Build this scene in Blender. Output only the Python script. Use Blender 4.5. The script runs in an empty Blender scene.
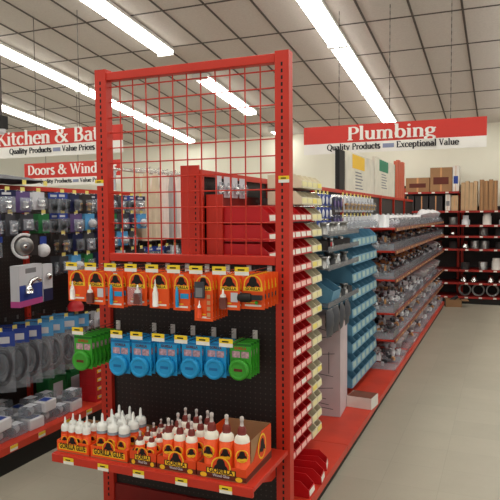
import bpy, math, random
from mathutils import Matrix, Vector
random.seed(7)
PI = math.pi
S = bpy.context.scene
COL = S.collection

# ------------------------------------------------------------------ materials
def srgb(r, g, b):
    f = lambda c: (c/255/12.92) if c/255 <= .04045 else ((c/255+.055)/1.055)**2.4
    return (f(r), f(g), f(b), 1)

MATS = {}
def mat(name, col, rough=.5, metal=0, var=.08, scale=9, emit=0, spec=.4):
    m = bpy.data.materials.new(name); m.use_nodes = True
    nt = m.node_tree; b = nt.nodes['Principled BSDF']
    c = srgb(*col)
    if var:
        tc = nt.nodes.new('ShaderNodeTexCoord'); nz = nt.nodes.new('ShaderNodeTexNoise')
        nz.inputs['Scale'].default_value = scale; nz.inputs['Detail'].default_value = 4
        cr = nt.nodes.new('ShaderNodeValToRGB')
        cr.color_ramp.elements[0].position = .3; cr.color_ramp.elements[1].position = .7
        cr.color_ramp.elements[0].color = tuple(v*(1-var) for v in c[:3])+(1,)
        cr.color_ramp.elements[1].color = tuple(min(1, v*(1+var)) for v in c[:3])+(1,)
        nt.links.new(tc.outputs['Object'], nz.inputs['Vector']); nt.links.new(nz.outputs['Fac'], cr.inputs['Fac'])
        nt.links.new(cr.outputs['Color'], b.inputs['Base Color'])
    else:
        b.inputs['Base Color'].default_value = c
    b.inputs['Roughness'].default_value = rough; b.inputs['Metallic'].default_value = metal
    b.inputs['Specular IOR Level'].default_value = spec
    if emit:
        b.inputs['Emission Color'].default_value = (.985, .985, .91, 1); b.inputs['Emission Strength'].default_value = emit
    MATS[name] = m
    return m

def clear(name, col, solid=.35, rough=.12):
    m = bpy.data.materials.new(name); m.use_nodes = True
    nt = m.node_tree; b = nt.nodes['Principled BSDF']; out = nt.nodes['Material Output']
    b.inputs['Base Color'].default_value = srgb(*col); b.inputs['Roughness'].default_value = rough
    t = nt.nodes.new('ShaderNodeBsdfTransparent'); mx = nt.nodes.new('ShaderNodeMixShader')
    mx.inputs[0].default_value = solid
    nt.links.new(t.outputs[0], mx.inputs[1]); nt.links.new(b.outputs[0], mx.inputs[2]); nt.links.new(mx.outputs[0], out.inputs['Surface'])
    MATS[name] = m
    return m

mat('edge_red', (158, 38, 30), .5); mat('red', (198, 48, 29), .42, var=.07, scale=5); mat('red_dark', (130, 24, 18), .5)  # back shelf edges: red darkened to paint in the dim light there
mat('deck_red', (206, 62, 40), .42, var=.14, scale=4)
mat('bin_red', (196, 24, 30), .4, var=.04); mat('label_pink', (246, 196, 186), .6); mat('label_white', (238, 232, 222), .6)
mat('label_yellow', (240, 205, 40), .6); mat('tag_pale', (240, 222, 120), .6); mat('label_cream', (236, 226, 170), .6)
mat('bin_clear_yellow', (224, 214, 186), .35); mat('bin_blue', (98, 150, 178), .4, var=.05); mat('bin_label_green', (172, 194, 186), .6)
mat('black', (22, 18, 17), .6); mat('ink', (20, 14, 12), .7, var=0); mat('kick', (20, 18, 17), .55)
mat('orange', (240, 84, 20), .5, var=.04); mat('orange_deep', (222, 70, 18), .5); mat('yellow', (246, 196, 40), .5, var=.03)
mat('brown_print', (96, 36, 22), .5); mat('brown_cap', (122, 40, 30), .4); mat('glue_white', (244, 236, 220), .35, var=.02)
mat('cap_white', (238, 236, 230), .35, var=.02); mat('nozzle', (226, 222, 216), .3, var=.02); mat('grey_cap', (128, 130, 136), .4)
mat('tape_blue', (30, 152, 210), .45); mat('tape_blue_dark', (14, 108, 168), .5); mat('tape_green', (60, 158, 44), .45); mat('tape_green_dark', (26, 104, 28), .5)
mat('photo_print', (190, 150, 160), .6, var=.5, scale=60); mat('tan', (206, 150, 100), .6)
mat('chrome', (214, 212, 210), .18, 1, var=.03); mat('steel', (150, 148, 146), .38, .9); mat('grey', (126, 126, 130), .5); mat('grey_dark', (66, 66, 72), .5)
mat('card_white', (206, 206, 212), .55, var=.05); mat('card_blue', (36, 62, 146), .5); mat('card_navy', (26, 32, 72), .5); mat('card_sky', (84, 156, 208), .5)
mat('card_green', (36, 116, 60), .5); mat('card_pink', (196, 80, 150), .5); mat('card_red', (188, 34, 40), .5); mat('card_purple', (98, 78, 128), .5)
mat('beige', (222, 204, 178), .6); mat('curtain', (240, 222, 214), .7, var=.06); mat('curtain_grey', (178, 170, 168), .7)
mat('cardboard', (158, 118, 82), .75, var=.1, scale=6); mat('cardboard_light', (192, 160, 124), .75, var=.08); mat('box_white', (226, 218, 210), .6)
mat('lilac', (202, 184, 186), .6, var=.04); mat('brass', (180, 140, 70), .35, .8); mat('rubber', (40, 40, 42), .6)
mat('sign_red', (206, 56, 46), .55, var=.02); mat('board', (226, 220, 204), .6); mat('sign_white', (240, 236, 230), .55, var=.02); mat('sign_ink', (44, 40, 44), .6, var=0); mat('logo', (140, 146, 176), .6)
mat('teal', (40, 130, 96), .6); mat('coral', (206, 100, 74), .6); mat('ticket', (158, 112, 84), .6); mat('shelf_tan', (120, 64, 46), .55, var=.12, scale=20)
mat('pvc', (226, 226, 228), .4, var=.03); mat('wall_paint', (240, 236, 220), .8, var=.02, scale=2)
mat('housing', (232, 230, 224), .5, var=0); mat('lamp', (255, 250, 240), .4, var=0, emit=9.0)
mat('tbar', (86, 78, 74), .6, var=0); mat('darkbox', (46, 40, 40), .6)
clear('film', (176, 182, 192), .24); clear('film_thick', (176, 182, 194), .40); clear('film_bag', (236, 236, 240), .85, .25); clear('acrylic', (200, 204, 212), .32, .1); clear('acrylic_grey', (120, 122, 130), .6, .2)
clear('cap_clear', (226, 214, 208), .7, .2)

def node_floor():
    m = bpy.data.materials.new('floor_tile'); m.use_nodes = True; nt = m.node_tree; b = nt.nodes['Principled BSDF']
    tc = nt.nodes.new('ShaderNodeTexCoord')
    br = nt.nodes.new('ShaderNodeTexBrick'); br.offset = 0
    br.inputs['Scale'].default_value = 1; br.inputs['Brick Width'].default_value = .305; br.inputs['Row Height'].default_value = .305
    br.inputs['Mortar Size'].default_value = .0018; br.inputs['Color1'].default_value = srgb(178, 171, 155); br.inputs['Color2'].default_value = srgb(173, 166, 150)
    br.inputs['Mortar'].default_value = srgb(167, 160, 145)
    nz = nt.nodes.new('ShaderNodeTexNoise'); nz.inputs['Scale'].default_value = 3; nz.inputs['Detail'].default_value = 8; nz.inputs['Roughness'].default_value = .7
    mx = nt.nodes.new('ShaderNodeMix'); mx.data_type = 'RGBA'; mx.blend_type = 'MULTIPLY'; mx.inputs[0].default_value = 1
    cr = nt.nodes.new('ShaderNodeValToRGB'); cr.color_ramp.elements[0].color = (.86, .85, .83, 1); cr.color_ramp.elements[1].color = (1.04, 1.04, 1.04, 1)
    L = nt.links.new
    L(tc.outputs['Object'], br.inputs['Vector']); L(tc.outputs['Object'], nz.inputs['Vector']); L(nz.outputs['Fac'], cr.inputs['Fac'])
    L(br.outputs['Color'], mx.inputs[6]); L(cr.outputs['Color'], mx.inputs[7]); L(mx.outputs[2], b.inputs['Base Color'])
    b.inputs['Roughness'].default_value = .42; b.inputs['Specular IOR Level'].default_value = .3
    MATS['floor_tile'] = m
node_floor()

def node_tile():
    m = bpy.data.materials.new('ceiling_tile'); m.use_nodes = True; nt = m.node_tree; b = nt.nodes['Principled BSDF']
    tc = nt.nodes.new('ShaderNodeTexCoord'); nz = nt.nodes.new('ShaderNodeTexNoise'); nz.inputs['Scale'].default_value = 45; nz.inputs['Detail'].default_value = 6
    cr = nt.nodes.new('ShaderNodeValToRGB'); cr.color_ramp.elements[0].color = srgb(200, 192, 187); cr.color_ramp.elements[1].color = srgb(224, 217, 211)
    nt.links.new(tc.outputs['Object'], nz.inputs['Vector']); nt.links.new(nz.outputs['Fac'], cr.inputs['Fac']); nt.links.new(cr.outputs['Color'], b.inputs['Base Color'])
    b.inputs['Roughness'].default_value = .9
    MATS['ceiling_tile'] = m
node_tile()

def node_peg(name, base, hole, axis):
    """perforated panel: a lattice of round holes one inch apart; axis = the panel's horizontal axis (0 = x, 1 = y)"""
    m = bpy.data.materials.new(name); m.use_nodes = True; nt = m.node_tree; b = nt.nodes['Principled BSDF']
    L = nt.links.new
    tc = nt.nodes.new('ShaderNodeTexCoord'); sp = nt.nodes.new('ShaderNodeSeparateXYZ'); L(tc.outputs['Object'], sp.inputs[0])
    def mth(op, a, v=None, c=None):
        n = nt.nodes.new('ShaderNodeMath'); n.operation = op
        L(a, n.inputs[0])
        if v is not None:
            if isinstance(v, (int, float)): n.inputs[1].default_value = v
            else: L(v, n.inputs[1])
        return n.outputs[0]
    def cell(o):
        return mth('SUBTRACT', mth('FRACT', mth('MULTIPLY', o, 39.37)), .5)
    a = cell(sp.outputs[axis]); z = cell(sp.outputs[2])
    d = mth('ADD', mth('MULTIPLY', a, a), mth('MULTIPLY', z, z))
    inside = mth('LESS_THAN', d, .02)
    mx = nt.nodes.new('ShaderNodeMix'); mx.data_type = 'RGBA'
    mx.inputs[6].default_value = srgb(*base); mx.inputs[7].default_value = srgb(*hole)
    L(inside, mx.inputs[0]); L(mx.outputs[2], b.inputs['Base Color']); b.inputs['Roughness'].default_value = .6
    MATS[name] = m
node_peg('peg_x', (34, 22, 19), (66, 55, 50), 0); node_peg('peg_y', (38, 28, 25), (70, 62, 58), 1)

# ------------------------------------------------------------------ mesh builder
class B:
    def __init__(s): s.v = []; s.f = []; s.m = []; s.sm = []; s.mats = []
    def mi(s, n):
        if n not in s.mats: s.mats.append(n)
        return s.mats.index(n)
    def add(s, vs, fs, m, M=None, smooth=False):
        k = len(s.v); i = s.mi(m)
        s.v += [tuple(M @ Vector(v)) if M else tuple(v) for v in vs]
        for f in fs: s.f.append([k+j for j in f]); s.m.append(i); s.sm.append(smooth)
        return s
    def box(s, x0, x1, y0, y1, z0, z1, m, M=None):
        vs = [(x, y, z) for x in (x0, x1) for y in (y0, y1) for z in (z0, z1)]
        return s.add(vs, [(0, 1, 3, 2), (4, 6, 7, 5), (0, 4, 5, 1), (2, 3, 7, 6), (0, 2, 6, 4), (1, 5, 7, 3)], m, M)
    def prism(s, poly, axis, a, b, m, M=None):
        """polygon (u,v) extruded along axis from a to b"""
        def P(u, v, w): return {0: (w, u, v), 1: (u, w, v), 2: (u, v, w)}[axis]
        n = len(poly)
        vs = [P(u, v, a) for u, v in poly]+[P(u, v, b) for u, v in poly]
        return s.add(vs, [tuple(range(n)), tuple(range(2*n-1, n-1, -1))]+[(i, (i+1) % n, n+(i+1) % n, n+i) for i in range(n)], m, M)
    def lathe(s, prof, m, c=(0, 0, 0), n=14, M=None, ax=2):
        vs = []
        for r, h in prof:
            for i in range(n):
                t = 2*PI*i/n; a, b = r*math.cos(t), r*math.sin(t)
                p = {2: (a, b, h), 1: (a, h, b), 0: (h, a, b)}[ax]
                vs.append((p[0]+c[0], p[1]+c[1], p[2]+c[2]))
        fs = [(j*n+i, j*n+(i+1) % n, (j+1)*n+(i+1) % n, (j+1)*n+i) for j in range(len(prof)-1) for i in range(n)]
        s.add(vs, fs, m, M, True)
        k = len(s.v)-len(vs)
        for q in (0, len(prof)-1):
            if prof[q][0] > 1e-4: s.f.append([k+q*n+i for i in range(n)]); s.m.append(s.mi(m)); s.sm.append(False)
        return s
    def tube(s, pts, r, m, n=8, closed=False, M=None):
        pts = [Vector(p) for p in pts]; vs = []; N = len(pts); up = None
        for i, p in enumerate(pts):
            if closed: d = pts[(i+1) % N]-pts[i-1]
            else: d = pts[min(i+1, N-1)]-pts[max(i-1, 0)]
            d.normalize()
            if up is None: up = Vector((0, 0, 1)) if abs(d.z) < .9 else Vector((1, 0, 0))
            a = d.cross(up)
            if a.length < 1e-4: a = d.orthogonal()
            a.normalize(); b = a.cross(d); up = b
            for k in range(n): vs.append(p+a*(r*math.cos(2*PI*k/n))+b*(r*math.sin(2*PI*k/n)))
        fs = [(j % N*n+i, j % N*n+(i+1) % n, (j+1) % N*n+(i+1) % n, (j+1) % N*n+i) for j in range(N if closed else N-1) for i in range(n)]
        s.add(vs, fs, m, M, True)
        if not closed: s.add(vs[:n], [tuple(range(n))], m, M); s.add(vs[-n:], [tuple(range(n))], m, M)
        return s
    def ball(s, c, r, m, n=12, sq=(1, 1, 1)):
        prof = [(max(1e-5, r*math.sin(PI*i/8)), -r*math.cos(PI*i/8)) for i in range(9)]
        return s.lathe(prof, m, (0, 0, 0), n, Matrix.Translation(c) @ Matrix.Diagonal((*sq, 1)))
    def pillow(s, w, h, d, m, top=0, nx=6, nz=7, jag=.12, M=None):
        """a filled bag hanging from z = top: flat at its edges, bulging in the middle, creased"""
        vs = []
        for side in (-1, 1):
            for j in range(nz+1):
                for i in range(nx+1):
                    u, v = i/nx, j/nz
                    b = (math.sin(PI*u)**.7)*(math.sin(PI*v**.75)**.8) if 0 < u < 1 and 0 < v < 1 else 0
                    b *= 1+random.uniform(-jag, jag)*2
                    vs.append(((u-.5)*w*(1-.06*math.sin(PI*v)), side*d/2*b+.0, top-v*h))
        k = (nx+1)*(nz+1); fs = []
        for sd in (0, k):
            for j in range(nz):
                for i in range(nx):
                    a = sd+j*(nx+1)+i; fs.append((a, a+1, a+nx+2, a+nx+1))
        return s.add(vs, fs, m, M, True)
    def text(s, t, size, m, M, bold=.02):
        vs, fs, w = text_geo(t, size, bold)
        return s.add([(x-w/2, y, z) for x, y, z in vs], fs, m, M)

_tx = {}
def text_geo(t, size, bold):
    if (t, size, bold) not in _tx:
        cu = bpy.data.curves.new('lettering_source', 'FONT'); cu.body = t; cu.size = size; cu.offset = bold*size; cu.resolution_u = 2
        o = bpy.data.objects.new('lettering_source', cu); COL.objects.link(o)
        dg = bpy.context.evaluated_depsgraph_get(); dg.update()
        me = bpy.data.meshes.new_from_object(o.evaluated_get(dg))
        vs = [tuple(v.co) for v in me.vertices]; fs = [tuple(p.vertices) for p in me.polygons]
        bpy.data.objects.remove(o); bpy.data.curves.remove(cu); bpy.data.meshes.remove(me)
        x0 = min(v[0] for v in vs); x1 = max(v[0] for v in vs)
        _tx[(t, size, bold)] = ([(v[0]-x0, v[1], v[2]) for v in vs], fs, x1-x0)
    return _tx[(t, size, bold)]
FACE = Matrix(((1, 0, 0, 0), (0, 0, -1, 0), (0, 1, 0, 0), (0, 0, 0, 1)))      # lays text upright, facing -Y
def face_at(x, y, z, sx=1, sz=1): return Matrix.Translation((x, y, z)) @ FACE @ Matrix.Diagonal((sx, sz, 1, 1))

def obj(name, b, parent=None, loc=(0, 0, 0), rz=0, bevel=0):
    me = bpy.data.meshes.new(name); me.from_pydata(b.v, [], b.f)
    for n in b.mats: me.materials.append(MATS[n])
    me.polygons.foreach_set('material_index', b.m); me.polygons.foreach_set('use_smooth', b.sm)
    me.update()
    o = bpy.data.objects.new(name, me); COL.objects.link(o); o.location = loc; o.rotation_euler = (0, 0, rz)
    if parent: o.parent = parent
    if bevel:
        md = o.modifiers.new('bevel', 'BEVEL'); md.width = bevel; md.segments = 2; md.limit_method = 'ANGLE'
    return o
def tag(o, label, cat, group=None, kind=None):
    o['label'] = label; o['category'] = cat
    if group: o['group'] = group
    if kind: o['kind'] = kind
    return o
def struct(name, b):
    o = obj(name, b); o['kind'] = 'structure'; return o
KIDS = {}
def kids(o): return [c for c in COL.objects if c.parent == o]
def clone(o, loc, rot=None, label=None, group=None):
    c = o.copy(); COL.objects.link(c); c.location = loc
    if rot is not None: c.rotation_euler = rot if isinstance(rot, tuple) else (0, 0, rot)
    if label: c['label'] = label
    if group: c['group'] = group
    if o.name not in KIDS: KIDS[o.name] = kids(o)
    for k in KIDS[o.name]:
        d = k.copy(); COL.objects.link(d); d.parent = c
        if k.name not in KIDS: KIDS[k.name] = kids(k)
        for g in KIDS[k.name]:
            e = g.copy(); COL.objects.link(e); e.parent = d
    return c
class Proto:
    """first use moves the thing itself, later uses copy it with its parts"""
    def __init__(s, o, cat): s.o = o; s.used = False; s.cat = cat
    def put(s, loc, rot=0, label='', group=None):
        if not s.used:
            s.used = True; o = s.o; o.location = loc; o.rotation_euler = rot if isinstance(rot, tuple) else (0, 0, rot)
            tag(o, label, s.cat, group)
            if len(s.o.name): kids_ = kids(o); KIDS[o.name] = kids_
            return o
        c = clone(s.o, loc, rot, label, group)
        return c
    def drop(s):
        if not s.used:
            for k in kids(s.o):
                for g in kids(k): bpy.data.objects.remove(g)
                bpy.data.objects.remove(k)
            bpy.data.objects.remove(s.o)
ORD = 'first second third fourth fifth sixth seventh eighth ninth tenth eleventh twelfth thirteenth fourteenth fifteenth sixteenth seventeenth eighteenth nineteenth twentieth twenty-first twenty-second twenty-third twenty-fourth twenty-fifth twenty-sixth twenty-seventh twenty-eighth twenty-ninth thirtieth'.split()

# ------------------------------------------------------------------ serif lettering for the hanging signs
def arc(cx, cy, rx, ry, a0, a1, n=14):
    return [(cx+rx*math.cos(math.radians(a0+(a1-a0)*i/n)), cy+ry*math.sin(math.radians(a0+(a1-a0)*i/n))) for i in range(n+1)]
def sf(x, y, w=.13): return ('s', [(x-w, y), (x+w, y)])
def st(x, a, b): return ('p', [(x, a), (x, b)])
X = .66
def glyph(c):
    G = {
    'P': (.72, [st(.2, 0, 1), ('p', [(.1, .975), (.4, .975)]+arc(.4, .735, .24, .24, 90, -90)+[(.2, .495)]), sf(.2, .02, .15)]),
    'l': (.34, [st(.17, 0, 1.05), sf(.17, .02), ('s', [(.04, 1.03), (.17, 1.03)])]),
    'u': (.68, [('p', [(.16, X), (.16, .22)]+arc(.32, .22, .16, .19, 180, 300)+[(.5, .16)]), st(.52, 0, X), ('s', [(.03, X-.02), (.16, X-.02)]), ('s', [(.4, X-.02), (.52, X-.02)]), ('s', [(.52, .02), (.65, .02)])]),
    'm': (1.04, [st(.17, 0, X), ('p', [(.17, .48)]+arc(.34, .46, .17, .18, 150, 0)+[(.51, 0)]), ('p', [(.51, .48)]+arc(.69, .46, .17, .18, 150, 0)+[(.86, 0)]), sf(.17, .02), sf(.51, .02), sf(.86, .02), ('s', [(.04, X-.02), (.17, X-.02)])]),
    'n': (.7, [st(.17, 0, X), ('p', [(.17, .48)]+arc(.35, .46, .18, .18, 150, 0)+[(.53, 0)]), sf(.17, .02), sf(.53, .02), ('s', [(.04, X-.02), (.17, X-.02)])]),
    'h': (.7, [st(.17, 0, 1.05), ('p', [(.17, .48)]+arc(.35, .46, .18, .18, 150, 0)+[(.53, 0)]), sf(.17, .02), sf(.53, .02), ('s', [(.04, 1.03), (.17, 1.03)])]),
    'b': (.7, [st(.17, .02, 1.05), ('p', arc(.37, .33, .23, .32, 0, 360, 22)), ('s', [(.04, 1.03), (.17, 1.03)])]),
    'd': (.7, [st(.54, 0, 1.05), ('p', arc(.33, .33, .23, .32, 0, 360, 22)), ('s', [(.41, 1.03), (.54, 1.03)]), ('s', [(.54, .02), (.68, .02)])]),
    'p': (.7, [st(.17, -.3, X), ('p', arc(.37, .33, .23, .32, 0, 360, 22)), ('s', [(.04, X-.02), (.17, X-.02)]), sf(.17, -.28)]),
    'i': (.34, [st(.17, 0, X), sf(.17, .02), ('s', [(.04, X-.02), (.17, X-.02)]), ('d', (.17, .9, .09))]),
    'g': (.64, [('p', arc(.3, .44, .19, .2, 0, 360, 20)), ('p', arc(.3, -.12, .24, .15, 0, 360, 20)), ('p', [(.16, .28), (.12, .14), (.3, .06), (.48, .02)]), ('s', [(.44, .56), (.62, .6)])]),
    'K': (.84, [st(.2, 0, 1), sf(.2, .02, .15), sf(.2, .98, .15), ('s', [(.24, .4), (.7, .98)]), ('t', [(.36, .56), (.74, .02)]), sf(.68, .98, .12), sf(.74, .02, .13)]),
    't': (.44, [('p', [(.18, .88), (.18, .18)]+arc(.3, .16, .12, .13, 180, 320, 8)), ('s', [(.02, X-.02), (.4, X-.02)])]),
    'c': (.58, [('p', arc(.33, .33, .24, .32, 45, 315, 18)), ('d', (.47, .52, .07))]),
    'e': (.6, [('p', arc(.32, .33, .24, .32, 0, 320, 20)), ('s', [(.1, .36), (.56, .36)])]),
    '&': (.98, [('p', arc(.38, .78, .17, .2, 0, 360, 18)), ('p', arc(.35, .27, .27, .27, 110, 340, 20)), ('t', [(.26, .7), (.86, .02)]), ('s', [(.6, .16), (.8, .52)]), sf(.8, .54, .13), sf(.86, .02, .1), ('s', [(.28, .52), (.5, .64)])]),
    'B': (.8, [st(.2, 0, 1), ('p', [(.08, .975), (.38, .975)]+arc(.38, .755, .21, .22, 90, -90)+[(.2, .535)]), ('p', [(.38, .52)]+arc(.4, .275, .25, .25, 90, -90)+[(.08, .025)])]),
    'a': (.6, [('p', arc(.27, .46, .18, .19, 150, 0, 10)+[(.45, .02)]), ('p', arc(.27, .2, .19, .19, 70, 330, 14)), ('s', [(.28, .39), (.45, .42)]), ('s', [(.45, .02), (.58, .02)])]),
    'D': (.86, [st(.2, 0, 1), ('p', [(.08, .975), (.36, .975)]+arc(.36, .5, .38, .475, 90, -90, 20)+[(.08, .025)])]),
    'o': (.66, [('p', arc(.33, .33, .25, .32, 0, 360, 24))]),
    'r': (.5, [st(.17, 0, X), sf(.17, .02), ('s', [(.04, X-.02), (.17, X-.02)]), ('s', arc(.35, .46, .18, .18, 150, 70, 6)), ('d', (.41, .57, .08))]),
    's': (.5, [('t', arc(.25, .49, .15, .16, 40, 200, 10)+arc(.25, .17, .16, .17, 20, -150, 10))]),
    'W': (1.2, [('t', [(.12, 1), (.38, 0)]), ('s', [(.38, .03), (.6, .98)]), ('t', [(.56, 1), (.84, 0)]), ('s', [(.84, .03), (1.08, .98)]), sf(.12, .98, .12), sf(.56, .98, .12), sf(1.08, .98, .1)]),
    'V': (.8, [('t', [(.14, 1), (.42, 0)]), ('s', [(.42, .03), (.66, .98)]), sf(.14, .98, .13), sf(.66, .98, .11)]),
    'w': (.96, [('t', [(.1, X), (.3, 0)]), ('s', [(.3, .02), (.48, X)]), ('t', [(.46, X), (.66, 0)]), ('s', [(.66, .02), (.86, X)]), sf(.1, X-.02, .1), sf(.86, X-.02, .09)]),
    'Q': (.9, [('p', arc(.45, .5, .36, .48, 0, 360, 26)), ('t', [(.42, .1), (.84, -.2)])]),
    'y': (.64, [('t', [(.1, X), (.33, .02)]), ('s', [(.55, X), (.24, -.28)]), ('d', (.2, -.24, .08)), sf(.1, X-.02, .1), sf(.55, X-.02, .09)]),
    'x': (.62, [('t', [(.12, X), (.5, 0)]), ('s', [(.12, .02), (.5, X)]), sf(.12, X-.02, .1), sf(.5, .02, .1), sf(.5, X-.02, .09), sf(.12, .02, .09)]),
    'E': (.74, [st(.2, 0, 1), ('p', [(.06, .975), (.62, .975)]), ('p', [(.62, .98), (.62, .8)]), ('p', [(.06, .025), (.65, .025)]), ('p', [(.65, .02), (.65, .22)]), ('p', [(.2, .52), (.48, .52)])]),
    ' ': (.34, []),
    }
    return G[c]
def serif_text(b, t, size, m, M, thick=.16, thin=.055, track=0):
    """size = cap height; every stroke is a broad-nib ribbon: thick when it runs upright, thin when it runs level"""
    x = 0; out = []
    for ch in t:
        adv, sts = glyph(ch)
        for k, p in sts:
            if k == 'd':
                cx, cy, r = p
                out.append([(x+cx+r*math.cos(2*PI*i/10), cy+r*math.sin(2*PI*i/10)) for i in range(10)]); continue
            n = len(p)
            if k == 's' and n == 2 and p[0][1] == p[1][1]:
                (xa, y), (xb, _) = p; h = thin*.5
                out.append([(x+xa, y-h), (x+xb, y-h), (x+xb, y+h), (x+xa, y+h)]); continue
            L = []
            for i in range(n):
                a = p[max(i-1, 0)]; c = p[min(i+1, n-1)]
                dx, dy = c[0]-a[0], c[1]-a[1]; l = math.hypot(dx, dy) or 1; dx /= l; dy /= l
                w = thin+(thick-thin)*abs(dy)**1.3 if k == 'p' else (thick*.92 if k == 't' else thin*1.15)
                L.append((p[i][0], p[i][1], -dy*w/2, dx*w/2))
            for i in range(n-1):
                a, c = L[i], L[i+1]
                out.append([(x+a[0]-a[2], a[1]-a[3]), (x+c[0]-c[2], c[1]-c[3]), (x+c[0]+c[2], c[1]+c[3]), (x+a[0]+a[2], a[1]+a[3])])
        x += adv+track
    for i_, q in enumerate(out):
        n = len(q); top = .002+.00006*i_
        vs = [((u-x/2)*size, v*size, 0) for u, v in q]+[((u-x/2)*size, v*size, top) for u, v in q]
        b.add(vs, [tuple(range(n, 2*n))]+[(i, (i+1) % n, n+(i+1) % n, n+i) for i in range(n)], m, M)
    return x*size
def serif_width(t, track=0): return sum(glyph(c)[0]+track for c in t)

# ================================================================== SETTING
b = B(); b.box(-13, 4, -3.5, 11.4, -.1, 0, 'floor_tile'); struct('floor', b)
b = B(); b.box(-13, 4, 11.3, 11.45, 0, 3.3, 'wall_paint'); struct('wall_back', b)
SL = .12
def cz(y): return 4.4-SL*y
SH = Matrix(((1, 0, 0, 0), (0, 1, 0, 0), (0, -SL, 1, 4.4), (0, 0, 0, 1)))      # the roof falls gently towards the back wall
b = B(); b.box(-13, 4, -3.5, 11.45, 0, .1, 'ceiling_tile', SH); struct('ceiling', b)
b = B()
k = 0
x = -12.92
while x < 4:
    b.box(x-.011, x+.011, -3.5, 11.3, -.008, 0, 'tbar', SH); x += .5
y = 6.74-.92*11
while y < 11.3:
    b.box(-13, 4, y-.009, y+.009, -.006, .001, 'tbar', SH); y += .92
struct('trim_1', b)

# fluorescent strips
def fixture(x, y0, y1, label):
    b = B(); M = SH
    b.box(x-.112, x+.112, y0, y1, -.05, -.009, 'housing', M)
    o = tag(obj('ceiling_light', b), label, 'light', 'fluorescent ceiling strips')
    b = B(); n = 8
    prof = [(x+.112*math.cos(PI+PI*i/n), -.051+.05*math.sin(PI+PI*i/n)) for i in range(n+1)]
    b.prism(prof, 1, y0+.015, y1-.015, 'lamp', M); obj('lens', b, o)
    for a, c in ((y0, y0+.014), (y1-.014, y1)):
        b = B(); b.box(x-.113, x+.113, a, c, -.1, -.0505, 'housing', M); obj('end_cap', b, o)
ROWS = {-7.97: [(-2, .4), (.42, 2.82), (2.84, 5.24), (5.26, 7.66), (7.68, 9.95)],
        -5.92: [(-2, .4), (.42, 2.82), (2.84, 5.24), (5.26, 7.66), (7.68, 9.5), (9.52, 11.1)],
        -3.93: [(-2, .4), (.42, 2.82), (2.84, 4.8), (4.82, 6.75), (7.68, 9.5), (10.62, 11.25)],
        -1.83: [(-2, .4), (.42, 2.82), (2.84, 5.24), (5.26, 7.1), (7.12, 8.96), (8.98, 10.85)],
        .2: [(-2, .4), (.42, 2.82), (2.84, 5.24), (5.26, 7.1), (7.12, 8.96), (8.98, 10.85)],
        2.25: [(-2, .4), (.42, 2.82), (2.84, 5.24), (5.26, 7.66)]}
RN = ['leftmost row', 'second row from the left', 'third row from the left', 'row running behind the Plumbing sign', 'row at the right edge', 'row right of the frame']
for i, (x, segs) in enumerate(ROWS.items()):
    for j, (a, c) in enumerate(segs):
        fixture(x, a, c, f'white fluorescent strip, {ORD[len(segs)-1-j]} from the back wall, {RN[i]}')

# hanging signs
def sign(name, label, x0, x1, y, z0, zs, z1, title, cap, sub1, sub2, tcx, tw, chains, subcap, sw):
    b = B(); b.box(x0, x1, y, y+.008, zs, z1, 'sign_red'); b.box(x0, x1, y, y+.008, z0, zs-.0002, 'sign_white')
    o = tag(obj(name, b), label, 'sign', 'department signs hanging from the ceiling')
    w0 = serif_width(title)*cap; k = tw/w0; hh = (z1+zs)/2-cap*(.5 if title == 'Plumbing' else .42); x = tcx-tw/2
    for word in title.split(' '):
        b = B(); ww = serif_width(word)*cap*k
        serif_text(b, word, cap, 'sign_white', face_at(x+ww/2, y-.0005, hh, k, 1), .185, .07); obj('title_lettering', b, o)
        x += ww+glyph(' ')[0]*cap*k
    gap = .12*sw; each = (sw-gap)/2
    w1 = serif_width(sub1); w2 = serif_width(sub2); k = (sw-gap)/((w1+w2)*subcap)
    zz = (z0+zs)/2-subcap*.3
    for x, words in ((tcx-sw/2, sub1), (tcx+sw/2-w2*subcap*k, sub2)):
        for word in words.split(' '):
            ww = serif_width(word)*subcap*k; b = B()
            serif_text(b, word, subcap, 'sign_ink', face_at(x+ww/2, y-.0005, zz, k, 1), .2, .1); obj('slogan_lettering', b, o)
            x += ww+glyph(' ')[0]*subcap*k
    b = B(); mx = tcx-sw/2+w1*subcap*k+gap/2
    b.box(mx-gap*.36, mx+gap*.36, y-.002, y-.0005, zz+subcap*.05, zz+subcap*.75, 'logo'); obj('logo', b, o)
    for cx in chains:
        b = B(); z = z1; top = cz(y)-.008; i = 0
        while z < top-.02:
            if i % 2: b.box(cx-.002, cx+.002, y+.001, y+.007, z, z+.035, 'tbar')
            else: b.box(cx-.004, cx+.004, y+.003, y+.005, z, z+.035, 'tbar')
            z += .034; i += 1
        obj('chain', b, o)
sign('hanging_sign', 'red and white Plumbing sign hanging above the right aisle', -2.02, -.163, 6.4, 2.145, 2.255, 2.44, 'Plumbing', .136,
     'Quality Products', 'Exceptional Value', -1.09, .91, (-1.63, -1.1, -.5), .062, 1.34)
sign('hanging_sign', 'red and white Kitchen and Bath sign partly hidden by the left endcap post', -5.6, -3.745, 5.5, 2.175, 2.305, 2.47, 'Kitchen & Bath', .155,
     'Quality Products', 'Value Prices', -4.70, 1.585, (-5.42, -4.9, -4.3), .06, 1.2)
sign('hanging_sign', 'red and white Doors and Windows sign, lower and farther than the kitchen sign', -7.40, -5.50, 8.0, 2.0, 2.13, 2.375, 'Doors & Windows', .155,
     'Quality Products', 'Value Prices', -6.44, 1.79, (-6.95, -6.3), .062, 1.3)

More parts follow.
